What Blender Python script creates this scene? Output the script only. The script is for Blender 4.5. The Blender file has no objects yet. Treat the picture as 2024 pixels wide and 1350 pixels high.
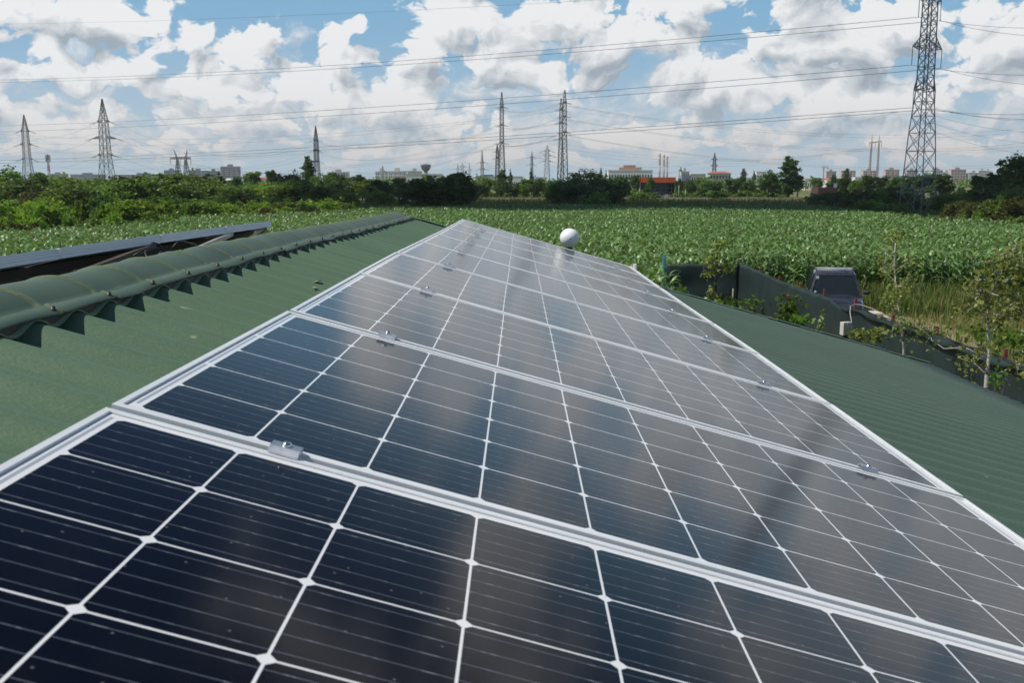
import bpy, bmesh, math, random
import numpy as np
from mathutils import Vector, Matrix, Euler

# ---------------------------------------------------------------- camera
F = 1961.9; CX = 1012.0; CY = 675.0
YAW, PITCH = 0.0073, -0.1601
HC = 4.4                                   # eye height above the ground
scene = bpy.context.scene
COL = scene.collection
cam_d = bpy.data.cameras.new('camera'); cam = bpy.data.objects.new('camera', cam_d); COL.objects.link(cam)
cam_d.sensor_width = 36.0; cam_d.lens = F / 2024 * 36.0
cam_d.clip_start = 0.05; cam_d.clip_end = 20000
cam.location = (0, 0, HC); cam.rotation_euler = (math.pi / 2 + PITCH, 0, YAW)
cam_d.dof.use_dof = True; cam_d.dof.focus_distance = 3.6; cam_d.dof.aperture_fstop = 13
scene.camera = cam
RM = Matrix.Rotation(YAW, 3, 'Z') @ Matrix.Rotation(PITCH, 3, 'X')

def P(px, py, Y):
    """world point at forward distance Y seen at photo pixel px,py"""
    d = RM @ Vector(((px - CX) / F, 1, (CY - py) / F))
    d = d * (Y / d.y)
    return Vector((d.x, d.y, d.z + HC))

# ---------------------------------------------------------------- light
SUN_AZ = math.radians(-102)      # from +Y towards +X
SUN_EL = math.radians(56)
sd = Vector((math.sin(SUN_AZ) * math.cos(SUN_EL), math.cos(SUN_AZ) * math.cos(SUN_EL), math.sin(SUN_EL)))
sun_d = bpy.data.lights.new('sun', 'SUN'); sun = bpy.data.objects.new('sun', sun_d); COL.objects.link(sun)
sun_d.energy = 5.0; sun_d.angle = math.radians(0.55); sun_d.color = (1.0, 0.95, 0.87)
sun.rotation_euler = (-sd).to_track_quat('-Z', 'Y').to_euler()
scene.view_settings.view_transform = 'Standard'; scene.view_settings.look = 'None'
scene.view_settings.exposure = 0.0; scene.view_settings.gamma = 1.0
scene.cycles.max_bounces = 6; scene.cycles.transparent_max_bounces = 12
scene.cycles.use_denoising = True
scene.cycles.volume_bounces = 0

world = bpy.data.worlds.new('World'); scene.world = world; world.use_nodes = True
world.cycles.sampling_method = 'MANUAL'; world.cycles.sample_map_resolution = 512

class G:
    """small node graph writer"""
    def __init__(s, nt): s.nt = nt
    def n(s, t, **k):
        o = s.nt.nodes.new(t)
        for a, b in k.items(): setattr(o, a, b)
        return o
    def put(s, inp, v):
        if isinstance(v, bpy.types.NodeSocket): s.nt.links.new(v, inp)
        elif v is not None: inp.default_value = v
    def m(s, op, a, b=None, c=None, clamp=False):
        o = s.n('ShaderNodeMath', operation=op, use_clamp=clamp)
        s.put(o.inputs[0], a)
        if b is not None: s.put(o.inputs[1], b)
        if c is not None: s.put(o.inputs[2], c)
        return o.outputs[0]
    def v(s, op, a, b=None, c=None, scale=None):
        o = s.n('ShaderNodeVectorMath', operation=op)
        s.put(o.inputs[0], a)
        if b is not None: s.put(o.inputs[1], b)
        if c is not None: s.put(o.inputs[2], c)
        if scale is not None: s.put(o.inputs['Scale'], scale)
        return o.outputs['Value'] if op in ('LENGTH', 'DOT_PRODUCT', 'DISTANCE') else o.outputs[0]
    def rng(s, x, a, b, c=0.0, d=1.0, kind='SMOOTHSTEP'):
        o = s.n('ShaderNodeMapRange', interpolation_type=kind)
        s.put(o.inputs['Value'], x); s.put(o.inputs['From Min'], a); s.put(o.inputs['From Max'], b)
        s.put(o.inputs['To Min'], c); s.put(o.inputs['To Max'], d)
        return o.outputs['Result']
    def mix(s, f, a, b):
        o = s.n('ShaderNodeMix', data_type='RGBA')
        s.put(o.inputs[0], f); s.put(o.inputs[6], a); s.put(o.inputs[7], b)
        return o.outputs[2]
    def noise(s, vec, scale, detail=6, rough=.55, lac=2.0, dist=0.0, out='Fac', dim='2D'):
        o = s.n('ShaderNodeTexNoise', noise_dimensions=dim); s.put(o.inputs['Vector'], vec)
        o.inputs['Scale'].default_value = scale; o.inputs['Detail'].default_value = detail
        o.inputs['Roughness'].default_value = rough; o.inputs['Lacunarity'].default_value = lac
        o.inputs['Distortion'].default_value = dist
        return o.outputs[out]
    def voro(s, vec, scale, detail=3, rough=.5, feature='SMOOTH_F1'):
        o = s.n('ShaderNodeTexVoronoi', feature=feature, voronoi_dimensions='2D'); s.put(o.inputs['Vector'], vec)
        o.inputs['Scale'].default_value = scale; o.inputs['Detail'].default_value = detail
        o.inputs['Roughness'].default_value = rough
        return o.outputs['Distance']

# clouds: every cumulus is one ellipse (photo pixels: centre, radii, weight), broken up by noise
CL = [(190,45,170,48,1),(60,25,130,60,.9),(20,85,110,50,.8),(290,70,60,26,.7),
 (110,150,85,30,.9),(105,115,45,34,1),(160,135,42,32,.8),
 (320,112,50,48,1),(270,150,95,42,1),(380,160,70,36,.8),(392,88,36,32,.85),(335,14,16,12,.6),
 (480,118,50,34,.8),(542,86,36,42,.9),(455,175,230,36,.9),(625,190,210,50,.9),(700,140,60,48,.9),
 (730,70,34,28,.85),(690,85,30,18,.7),
 (905,50,120,70,1.1),(955,125,110,50,1.1),(840,120,50,50,1),(1100,60,140,80,1.1),(1210,95,170,60,1.1),(1330,30,90,60,1),
 (1040,150,150,40,1),(1330,150,60,70,1),(1390,185,120,45,.9),
 (1560,45,100,55,1.05),(1500,110,50,60,1),(1620,105,190,56,1.1),(1740,60,90,70,1),(1480,190,170,50,.8),
 (1950,95,120,60,1),(1900,30,80,30,.7),(1860,140,70,50,.8),(2010,150,60,50,.9),(1700,200,200,40,.8),
 (25,185,46,32,.9),(60,214,62,14,.8),(122,204,20,24,.8),(230,215,70,40,.9),(155,238,60,22,.8),
 (480,240,170,60,.8),(780,220,160,60,.9),(700,285,150,26,.6),(380,290,150,26,.6),(560,305,60,16,.6),
 (900,250,60,70,.7),(1230,260,140,24,.7),(1000,310,120,30,.6),(1500,260,220,30,.6),(1800,280,260,26,.6),
 # above the frame, seen only in the glass
 (975,-70,90,80,1.2),(1385,-330,110,230,1.2),(1100,-60,70,50,1.0),(1560,-20,110,70,1.1),(1560,-560,90,140,1.1),(1180,-700,200,90,.9),(2100,40,160,110,1),(1950,-220,170,90,.8),
 (2500,150,260,150,1),(2600,-400,300,220,.9),(-400,-150,300,140,.9),(-700,100,260,120,1)]
def _sep(s, vec, i=1):
    o = s.n('ShaderNodeSeparateXYZ'); s.put(o.inputs[0], vec); return o.outputs[i]
G.sep = _sep
def build_blobs():
    nt = bpy.data.node_groups.new('cloud_masses', 'ShaderNodeTree')
    nt.interface.new_socket('P', in_out='INPUT', socket_type='NodeSocketVector')
    nt.interface.new_socket('B', in_out='OUTPUT', socket_type='NodeSocketFloat')
    g = G(nt); gi = g.n('NodeGroupInput'); go = g.n('NodeGroupOutput'); p = gi.outputs[0]
    acc = None
    for cx, cy, rx, ry, wt in CL:
        a = math.atan((cx - 1027) / F); e = math.atan((358 - cy) / F * math.cos(a)); r1 = rx * 1.25 / F; r2 = ry * 1.25 / F
        q = g.v('MULTIPLY_ADD', p, (1 / r1, 1 / r2, 0), (-a / r1, -e / r2, 0))
        b = g.m('MULTIPLY_ADD', g.v('LENGTH', q), -wt, wt)
        acc = b if acc is None else g.m('SMOOTH_MAX', acc, b, .25)
    far = g.noise(g.v('MULTIPLY', p, (1.0, 2.2, 1)), 8.5, 2, .5)
    cover = g.rng(g.sep(p), .03, .17, .22, -.75)
    acc = g.m('SMOOTH_MAX', acc, g.m('ADD', g.m('MULTIPLY_ADD', far, 3.2, -1.6), cover), .25)
    g.put(go.inputs[0], g.m('MAXIMUM', acc, -.7))
    return nt
def build_detail():
    nt = bpy.data.node_groups.new('cloud_detail', 'ShaderNodeTree')
    nt.interface.new_socket('P', in_out='INPUT', socket_type='NodeSocketVector')
    nt.interface.new_socket('W', in_out='INPUT', socket_type='NodeSocketVector')
    nt.interface.new_socket('D', in_out='OUTPUT', socket_type='NodeSocketFloat')
    g = G(nt); gi = g.n('NodeGroupInput'); go = g.n('NodeGroupOutput'); p = gi.outputs[0]; w = gi.outputs[1]
    ps = g.v('MULTIPLY', p, (1, 1.3, 1))
    n1 = g.noise(ps, 14, 8, .61)
    v1 = g.voro(g.v('ADD', ps, g.v('SCALE', w, scale=.06)), 20, 4, .60, 'F1')
    det = g.m('ADD', g.m('MULTIPLY_ADD', n1, 1.7, -.85), g.m('MULTIPLY_ADD', v1, -1.15, .46))
    st = g.noise(g.v('MULTIPLY', p, (1, 2.6, 1)), 34, 6, .64)
    low = g.rng(g.sep(p), .0, .09, .8, 0)
    det = g.m('ADD', det, g.m('MULTIPLY', g.m('MULTIPLY_ADD', st, 3.2, -1.72), low))
    g.put(go.inputs[0], det)
    return nt
BG = build_blobs(); DG = build_detail()

def build_world():
    nt = world.node_tree; nt.nodes.clear(); g = G(nt)
    tc = g.n('ShaderNodeTexCoord'); d = tc.outputs['Generated']
    sp = g.n('ShaderNodeSeparateXYZ'); g.put(sp.inputs[0], d)
    az = g.m('ARCTAN2', sp.outputs[0], sp.outputs[1])
    el = g.m('ARCSINE', sp.outputs[2])
    el2 = g.m('MAXIMUM', el, 0.0)
    cb = g.n('ShaderNodeCombineXYZ'); g.put(cb.inputs[0], g.m('MULTIPLY', az, g.m('POWER', g.m('COSINE', el), 1.0))); g.put(cb.inputs[1], el2)
    pp = cb.outputs[0]
    w = g.v('SUBTRACT', g.noise(pp, 10.0, 3, .55, out='Color'), (.5, .5, .5))
    pw = g.v('ADD', pp, g.v('SCALE', w, scale=.06))
    def blobs(off):
        o = g.n('ShaderNodeGroup'); o.node_tree = BG
        g.put(o.inputs[0], g.v('ADD', pw, off)); return o.outputs[0]
    def detail(off):
        o = g.n('ShaderNodeGroup'); o.node_tree = DG
        g.put(o.inputs[0], g.v('ADD', pp, off)); g.put(o.inputs[1], w); return o.outputs[0]
    B = blobs((0, 0, 0)); B2 = blobs((-.010, .024, 0))
    T = detail((0, 0, 0)); T1 = detail((-.0050, .0062, 0))
    D = g.m('ADD', g.m('ADD', g.m('MULTIPLY', B, 1.65), .22), T)
    alpha = g.rng(D, -.10, .21)
    fine = g.m('SUBTRACT', T, T1)
    big = g.m('SUBTRACT', B, B2)
    thick = g.rng(D, .1, 1.5)
    lit = g.m('ADD', g.m('MULTIPLY', fine, .80), g.m('MULTIPLY', big, 1.35))
    lit = g.m('ADD', lit, g.m('MULTIPLY_ADD', thick, -.40, .90))
    lit = g.rng(lit, .05, 1.05, kind='LINEAR')
    # a second, softer and more distant deck behind the near cumulus
    pb = g.v('MULTIPLY', g.v('ADD', pw, (3.1, .02, 0)), (1, 1.9, 1))
    b0 = g.noise(pb, 11, 7, .62); b1 = g.noise(g.v('ADD', pb, (-.006, .011, 0)), 11, 7, .62)
    cov2 = g.m('ADD', g.rng(el, .03, .16, .26, -.42), g.rng(el, .0, .05, -.16, 0))
    a2 = g.rng(g.m('ADD', g.m('MULTIPLY_ADD', b0, 2.4, -1.2), cov2), -.22, .36)
    lit2 = g.rng(g.m('MULTIPLY_ADD', g.m('SUBTRACT', b0, b1), 5.5, .52), 0, 1, kind='LINEAR')
    low = g.rng(el, .0, .10, 0, 1)
    white = g.mix(low, (.80, .75, .71, 1), (.88, .89, .90, 1))
    grey = g.mix(low, (.40, .52, .61, 1), (.36, .42, .48, 1))
    ccol = g.mix(lit, grey, white)
    dcol = g.mix(lit2, g.mix(low, (.47, .57, .65, 1), (.46, .54, .62, 1)), g.mix(low, (.74, .72, .70, 1), (.78, .80, .82, 1)))
    sky = g.n('ShaderNodeTexSky'); sky.sky_type = 'NISHITA'; sky.sun_disc = False
    sky.sun_elevation = SUN_EL; sky.sun_rotation = SUN_AZ; sky.air_density = 1.0; sky.dust_density = .3; sky.ozone_density = 2.5
    # humid air low down: paler and bluer than the clean-air model gives
    hz = g.rng(el, .20, .95, .97, 0)
    air = g.mix(g.rng(el, .20, .46), g.mix(g.rng(el, .0, .17), (.49, .62, .71, 1), (.235, .455, .67, 1)), (.035, .10, .26, 1))
    alpha2 = g.m('MULTIPLY', alpha, g.rng(el, -.001, .03, .0, 1))
    bg1 = g.n('ShaderNodeBackground'); g.put(bg1.inputs[0], sky.outputs[0]); bg1.inputs[1].default_value = SKY_S
    bg2 = g.n('ShaderNodeBackground'); g.put(bg2.inputs[0], ccol); bg2.inputs[1].default_value = 1.0
    bg3 = g.n('ShaderNodeBackground'); g.put(bg3.inputs[0], air); bg3.inputs[1].default_value = 1.0
    m0 = g.n('ShaderNodeMixShader'); g.put(m0.inputs[0], hz); nt.links.new(bg1.outputs[0], m0.inputs[1]); nt.links.new(bg3.outputs[0], m0.inputs[2])
    bg4 = g.n('ShaderNodeBackground'); g.put(bg4.inputs[0], dcol)
    m2 = g.n('ShaderNodeMixShader'); g.put(m2.inputs[0], g.m('MULTIPLY', a2, g.rng(el, .004, .04, 0, .92))); nt.links.new(m0.outputs[0], m2.inputs[1]); nt.links.new(bg4.outputs[0], m2.inputs[2])
    m1 = g.n('ShaderNodeMixShader'); g.put(m1.inputs[0], alpha2); nt.links.new(m2.outputs[0], m1.inputs[1]); nt.links.new(bg2.outputs[0], m1.inputs[2])
    out = g.n('ShaderNodeOutputWorld'); nt.links.new(m1.outputs[0], out.inputs[0])
SKY_S = 0.055
build_world()
# ---------------------------------------------------------------- helpers
rnd = random.Random(7)
nrs = np.random.RandomState(11)
MATS = {}
def new_mat(name):
    m = bpy.data.materials.new(name); m.use_nodes = True
    nt = m.node_tree; nt.nodes.clear(); g = G(nt)
    out = g.n('ShaderNodeOutputMaterial'); MATS[name] = m
    return m, g, out
def pbsdf(g, out, base, rough=.6, metal=0.0, spec=.5, normal=None, **kw):
    b = g.n('ShaderNodeBsdfPrincipled')
    if isinstance(base, tuple): base = tuple(base[:3]) + (1,)
    g.put(b.inputs['Base Color'], base); g.put(b.inputs['Roughness'], rough)
    g.put(b.inputs['Metallic'], metal); g.put(b.inputs['Specular IOR Level'], spec)
    if normal is not None: g.put(b.inputs['Normal'], normal)
    for k, v in kw.items(): g.put(b.inputs[k], v)
    g.nt.links.new(b.outputs[0], out.inputs[0])
    return b
def obj_co(g): return g.n('ShaderNodeTexCoord').outputs['Object']
def bump(g, h, strength=.3, dist=.01):
    b = g.n('ShaderNodeBump'); g.put(b.inputs['Height'], h); b.inputs['Strength'].default_value = strength
    b.inputs['Distance'].default_value = dist; return b.outputs[0]
def simple(name, col, rough=.6, metal=0.0, var=.25, scale=4.0, spec=.5, bmp=0.0):
    """plain material with a little worn, uneven tone"""
    m, g, out = new_mat(name); co = obj_co(g)
    n = g.noise(co, scale, 5, .6, dim='3D')
    f = g.rng(n, .3, .7, 1 - var, 1 + var * .6)
    c = g.v('SCALE', col, scale=f)
    r = g.rng(n, .3, .7, max(.05, rough - .08), min(1, rough + .08))
    pbsdf(g, out, c, r, metal, spec, bump(g, g.noise(co, scale * 6, 4, .6, dim='3D'), bmp, .01) if bmp else None)
    return m
def leafmat(name, c1, c2, trans=.35, scale=1.2, rough=.45, spec=.22):
    m, g, out = new_mat(name); co = obj_co(g)
    oi = g.n('ShaderNodeObjectInfo')
    n = g.noise(co, scale, 3, .6, dim='3D'); n2 = g.noise(co, scale * 9, 2, .5, dim='3D')
    f = g.m('ADD', g.m('MULTIPLY', n, .8), g.m('MULTIPLY', n2, .6)); f = g.rng(f, .45, .95)
    c = g.mix(f, tuple(c1) + (1,), tuple(c2) + (1,))
    hs = g.n('ShaderNodeHueSaturation'); g.put(hs.inputs['Color'], c)
    g.put(hs.inputs['Hue'], g.m('MULTIPLY_ADD', oi.outputs['Random'], .03, .485))
    g.put(hs.inputs['Value'], g.m('MULTIPLY_ADD', oi.outputs['Random'], .5, .75))
    b = g.n('ShaderNodeBsdfPrincipled'); g.put(b.inputs['Base Color'], hs.outputs[0]); b.inputs['Roughness'].default_value = rough
    b.inputs['Specular IOR Level'].default_value = spec
    t = g.n('ShaderNodeBsdfTranslucent'); g.put(t.inputs['Color'], g.v('MULTIPLY', hs.outputs[0], (1.5, 1.5, .6)))
    mx = g.n('ShaderNodeMixShader'); mx.inputs[0].default_value = trans
    g.nt.links.new(b.outputs[0], mx.inputs[1]); g.nt.links.new(t.outputs[0], mx.inputs[2]); g.nt.links.new(mx.outputs[0], out.inputs[0])
    return m

class MB:
    """collects shapes and links them as ONE mesh object"""
    def __init__(s): s.v = []; s.f = []; s.mi = []; s.sm = []
    def add(s, vs, fs, mi=0, smooth=False):
        n = len(s.v); s.v += [tuple(v) for v in vs]; s.f += [tuple(i + n for i in f) for f in fs]
        s.mi += [mi] * len(fs); s.sm += [smooth] * len(fs)
    def box(s, a, b, mi=0, M=None):
        x0, y0, z0 = a; x1, y1, z1 = b
        vs = [Vector(p) for p in [(x0,y0,z0),(x1,y0,z0),(x1,y1,z0),(x0,y1,z0),(x0,y0,z1),(x1,y0,z1),(x1,y1,z1),(x0,y1,z1)]]
        if M is not None: vs = [M @ v for v in vs]
        s.add(vs, [(0,3,2,1),(4,5,6,7),(0,1,5,4),(1,2,6,5),(2,3,7,6),(3,0,4,7)], mi)
    def bar(s, p, q, w=.05, h=None, mi=0):
        p = Vector(p); q = Vector(q); d = q - p
        if d.length < 1e-6: return
        h = w if h is None else h; d.normalize()
        u = d.cross(Vector((0, 0, 1)))
        if u.length < .05: u = d.cross(Vector((1, 0, 0)))
        u.normalize(); v = u.cross(d); u *= w / 2; v *= h / 2
        s.add([p-u-v, p+u-v, p+u+v, p-u+v, q-u-v, q+u-v, q+u+v, q-u+v], [(0,3,2,1),(4,5,6,7),(0,1,5,4),(1,2,6,5),(2,3,7,6),(3,0,4,7)], mi)
    def tube(s, pts, r, n=8, mi=0, cap=True):
        pts = [Vector(p) for p in pts]; k = len(pts)
        rs = r if isinstance(r, (list, tuple)) else [r] * k
        vs = []; fs = []; ref = None
        for i, p in enumerate(pts):
            d = (pts[min(i+1, k-1)] - pts[max(i-1, 0)]).normalized()
            if ref is None or abs(ref.dot(d)) > .97:
                ref = Vector((0, 0, 1)) if abs(d.z) < .9 else Vector((1, 0, 0))
            u = d.cross(ref).normalized(); w = u.cross(d); ref = w.copy() if abs(w.dot(d)) < .9 else ref
            for j in range(n):
                a = 2 * math.pi * j / n; vs.append(p + (u * math.cos(a) + w * math.sin(a)) * rs[i])
        for i in range(k - 1):
            for j in range(n):
                a = i * n + j; b = i * n + (j + 1) % n; fs.append((a, b, b + n, a + n))
        if cap: fs.append(tuple(reversed(range(n)))); fs.append(tuple(range((k-1)*n, k*n)))
        s.add(vs, fs, mi, True)
    def lathe(s, prof, n=24, c=(0,0,0), mi=0, smooth=True):
        c = Vector(c); vs = []; fs = []; k = len(prof)
        for r, z in prof:
            for j in range(n):
                a = 2 * math.pi * j / n; vs.append(c + Vector((r * math.cos(a), r * math.sin(a), z)))
        for i in range(k - 1):
            for j in range(n):
                a = i * n + j; b = i * n + (j + 1) % n; fs.append((a, b, b + n, a + n))
        fs.append(tuple(reversed(range(n)))); fs.append(tuple(range((k-1)*n, k*n)))
        s.add(vs, fs, mi, smooth)
    def mesh(s, name, mats):
        me = bpy.data.meshes.new(name); me.from_pydata(s.v, [], s.f); 
        for m in (mats if isinstance(mats, (list, tuple)) else [mats]): me.materials.append(m)
        me.polygons.foreach_set('material_index', s.mi); me.polygons.foreach_set('use_smooth', s.sm); me.update()
        return me
    def build(s, name, mats, parent=None, loc=None, bevel=0.0):
        o = bpy.data.objects.new(name, s.mesh(name, mats)); COL.objects.link(o)
        if parent is not None: o.parent = parent
        if loc is not None: o.location = loc
        if bevel:
            md = o.modifiers.new('bevel', 'BEVEL'); md.width = bevel; md.segments = 2; md.limit_method = 'ANGLE'
        return o
def npmesh(name, V, Fq, mats, mi=None, smooth=False):
    """fast mesh from arrays of quads"""
    me = bpy.data.meshes.new(name); V = np.asarray(V, np.float32); Fq = np.asarray(Fq, np.int32); k = Fq.shape[1]
    me.vertices.add(len(V)); me.vertices.foreach_set('co', V.ravel())
    me.loops.add(Fq.size); me.loops.foreach_set('vertex_index', Fq.ravel())
    me.polygons.add(len(Fq)); me.polygons.foreach_set('loop_start', np.arange(0, Fq.size, k, dtype=np.int32))
    for m in (mats if isinstance(mats, (list, tuple)) else [mats]): me.materials.append(m)
    if mi is not None: me.polygons.foreach_set('material_index', np.asarray(mi, np.int32))
    if smooth: me.polygons.foreach_set('use_smooth', np.ones(len(Fq), bool))
    me.update(calc_edges=True); me.validate(); return me
def link(name, me, parent=None, loc=None, rz=None, sc=None):
    o = bpy.data.objects.new(name, me); COL.objects.link(o)
    if parent is not None: o.parent = parent
    if loc is not None: o.location = loc
    if rz is not None: o.rotation_euler.z = rz
    if sc is not None: o.scale = sc if isinstance(sc, (tuple, list)) else (sc,) * 3
    return o
def tag(o, label, cat, group=None):
    o['label'] = label; o['category'] = cat
    if group: o['group'] = group
    return o
def thing(name, label, cat, loc=(0,0,0), rz=0.0, group=None):
    o = bpy.data.objects.new(name, None); COL.objects.link(o); o.empty_display_size = .2
    o.location = loc; o.rotation_euler.z = rz
    return tag(o, label, cat, group)
def kind(o, k): o['kind'] = k; return o
ORD = ['first','second','third','fourth','fifth','sixth','seventh','eighth','ninth','tenth','eleventh','twelfth','thirteenth','fourteenth','fifteenth','sixteenth','seventeenth','eighteenth','nineteenth','twentieth','twenty first','twenty second','twenty third','twenty fourth','twenty fifth','twenty sixth']

# ---------------------------------------------------------------- the roof and its geometry
XT = -0.5342; Y0 = 1.2592; TILT = 0.2737; TAN = math.tan(TILT); CT = math.cos(TILT); ST = math.sin(TILT)
ZT = HC - 0.2876; PITCH_P = 1.012
SAG_Y = [-3.0] + [Y0 + PITCH_P * k for k in range(9)] + [12.0]
SAG_Z = [0, 0, -.0058, -.0083, -.0128, -.0243, -.0367, -.0459, -.0535, -.0586, -.064]
def sag(y): return float(np.interp(y, SAG_Y, SAG_Z))
GAP = .106
def roof_z(x, y):                                    # crest level on the near slope
    return ZT - GAP - TAN * (x - XT) + sag(y)
XR = -1.105; XE = 3.82; YV = 9.12; YN = -2.6         # ridge, eave, far verge, near verge
WAVE = .177; AMP = .0115
# ---------------------------------------------------------------- shed
def roof_material():
    m, g, out = new_mat('green_painted_roof'); co = obj_co(g)
    n = g.noise(co, 1.3, 5, .6, dim='3D'); n2 = g.noise(co, 150, 3, .65, dim='3D'); n3 = g.noise(g.v('MULTIPLY', co, (1.2, 14, 1)), 2.0, 5, .65, dim='3D')
    c = g.mix(g.rng(n, .3, .7), (.066, .124, .068, 1), (.082, .146, .084, 1))
    c = g.mix(g.rng(n2, .42, .62, 0, .40), c, (.105, .145, .090, 1))
    c = g.mix(g.rng(n3, .5, .75, 0, .30), c, (.050, .088, .060, 1))
    sp = g.voro(co, 9, 0, .5, 'F1'); sp2 = g.noise(co, 30, 2, .5, dim='3D')
    v = g.n('ShaderNodeTexVoronoi', voronoi_dimensions='3D'); g.put(v.inputs['Vector'], g.v('ADD', co, g.v('SCALE', g.noise(co, 12, 2, .5, out='Color', dim='3D'), scale=.09))); v.inputs['Scale'].default_value = 5.5
    c = g.mix(g.rng(v.outputs['Distance'], .03, .075, .7, 0), c, (.26, .30, .20, 1))
    scr = g.noise(g.v('MULTIPLY', co, (3, 26, 3)), 1.6, 4, .7, dim='3D')
    c = g.mix(g.rng(scr, .70, .78, 0, .35), c, (.22, .28, .19, 1))
    pbsdf(g, out, c, g.rng(n2, .3, .7, .42, .60), 0, .5, bump(g, g.m('ADD', n2, g.m('MULTIPLY', n3, .5)), .25, .003))
    return m
M_ROOF = roof_material()
def cap_material():
    m, g, out = new_mat('green_painted_ridge'); co = obj_co(g)
    n = g.noise(co, 3, 5, .6, dim='3D'); n2 = g.noise(co, 90, 3, .6, dim='3D')
    c = g.mix(g.rng(n, .3, .7), (.050, .085, .058, 1), (.072, .110, .068, 1))
    sp = g.n('ShaderNodeSeparateXYZ'); g.put(sp.inputs[0], co)
    # yellow-green lichen sits along the raised ribs
    rib = g.m('ABSOLUTE', g.m('SUBTRACT', g.m('FRACT', g.m('DIVIDE', g.m('ADD', sp.outputs[1], .02), .283)), .5))
    c = g.mix(g.m('MULTIPLY', g.rng(rib, .43, .47), g.rng(n2, .35, .65, .1, .75)), c, (.15, .17, .065, 1))
    c = g.mix(g.rng(n2, .62, .75, 0, .4), c, (.16, .19, .12, 1))
    pbsdf(g, out, c, .5, 0, .4, bump(g, n2, .25, .002)); return m
M_CAP = cap_material()
M_ALU = simple('mill_aluminium', (.72, .75, .77), .38, 1.0, .12, 6)
M_STEEL = simple('zinc_plated_steel', (.60, .63, .68), .42, .9, .2, 9)
M_BOLT = simple('bright_steel', (.75, .75, .76), .22, 1.0, .1, 20)
M_DARK = simple('black_plastic', (.012, .012, .014), .5, 0, .2, 10)
M_WALL = simple('grey_render', (.42, .42, .40), .85, 0, .15, 1.5, bmp=.2)
M_PALE = simple('pale_membrane', (.30, .31, .33), .7, 0, .25, 2.5)

shed = thing('shed', 'long low shed with a green corrugated roof carrying the solar panels', 'shed', (0, 3.2, 0))
def corrugated(side, y0, y1, x_from, x_to, dz=0.0, amp=AMP, steps=True, nper=12):
    """side +1 near slope, -1 far slope; returns arrays in world space"""
    ys = np.arange(y0, y1, WAVE / nper); ys = np.append(ys, y1)
    xs = [x_from]; lap = 1.12
    k = 1
    while steps and abs(x_from) * 0 + k * lap < abs(x_to - x_from):
        e = x_from + side * k * lap; xs += [e - side * .002, e + side * .002]; k += 1
    xs.append(x_to); near = [x_from + side * v for v in (.06, .12, .18, .24, .32, .42, .54, .68)] if steps else []
    lv = dict((round(x, 5), (.005 if (i % 2 == 1 and i < len(xs) - 1) else 0.0)) for i, x in enumerate(xs)); xs = sorted(xs + near, reverse=side < 0); xs = np.array(xs)
    X, Y = np.meshgrid(xs, ys, indexing='ij')
    level = np.array([lv.get(round(x, 5), 0.0) for x in xs])
    ampx = (amp + (.007 * np.exp(-np.abs(xs - x_from) / .34) if steps else 0.010))[:, None] if steps else amp
    sg = np.interp(Y, SAG_Y, SAG_Z)
    if side > 0: Z = ZT - GAP - TAN * (X - XT) + sg
    else: Z = ZT - GAP - TAN * (2 * XR - X - XT) + sg
    wob = .002 * np.sin(Y * 2.1 + X * 1.7) + .0015 * np.sin(Y * 5.3)
    Z = Z - ampx + ampx * np.cos(2 * np.pi * Y / WAVE + .02 * np.sin(Y * 3)) + level[:, None] + dz + wob
    V = np.stack([X, Y, Z], -1).reshape(-1, 3); n = len(ys); F_ = []
    i, j = np.meshgrid(np.arange(len(xs) - 1), np.arange(n - 1), indexing='ij'); a = (i * n + j).ravel()
    Fq = np.stack([a, a + n, a + n + 1, a + 1], 1)
    if side < 0: Fq = Fq[:, ::-1]
    return V, Fq
def add_corr(name, args, mat, parent, th=.006):
    V, Fq = corrugated(*args); me = npmesh(name, V - np.array(shed.location), Fq, mat, smooth=True)
    o = link(name, me, parent); md = o.modifiers.new('thick', 'SOLIDIFY'); md.thickness = th; md.offset = -1
    return o
r1 = add_corr('roof_slope', (1, YN, YV, XR + .02, XE), M_ROOF, shed)
r2 = add_corr('roof_slope', (-1, YN, YV, XR - .02, XR - 4.9), M_ROOF, shed)
# undersheet under the ridge cap
V, Fq = corrugated(1, YN, YV, XR + .03, XT - .412 - .012, .007, AMP * 1.0, False)
u = link('closure_strip', npmesh('closure_strip', V - np.array(shed.location), Fq, M_ROOF, smooth=True), shed)
md = u.modifiers.new('thick', 'SOLIDIFY'); md.thickness = .005; md.offset = -1
# black strip added to deepen the shade in the hollows under the cap
b = MB(); fo_ = Vector(shed.location); n_ = 0
for i in range(int((YV - YN) / .25)):
    ya = YN + .25 * i; yb = min(YV - .13, ya + .249)
    b.box(Vector((XR + .128, ya, roof_z(XR + .128, ya) - .05)) - fo_, Vector((XR + .136, yb, roof_z(XR + .136, ya) + .004)) - fo_)
b.build('dark_gap_strip', M_DARK, shed)
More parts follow.
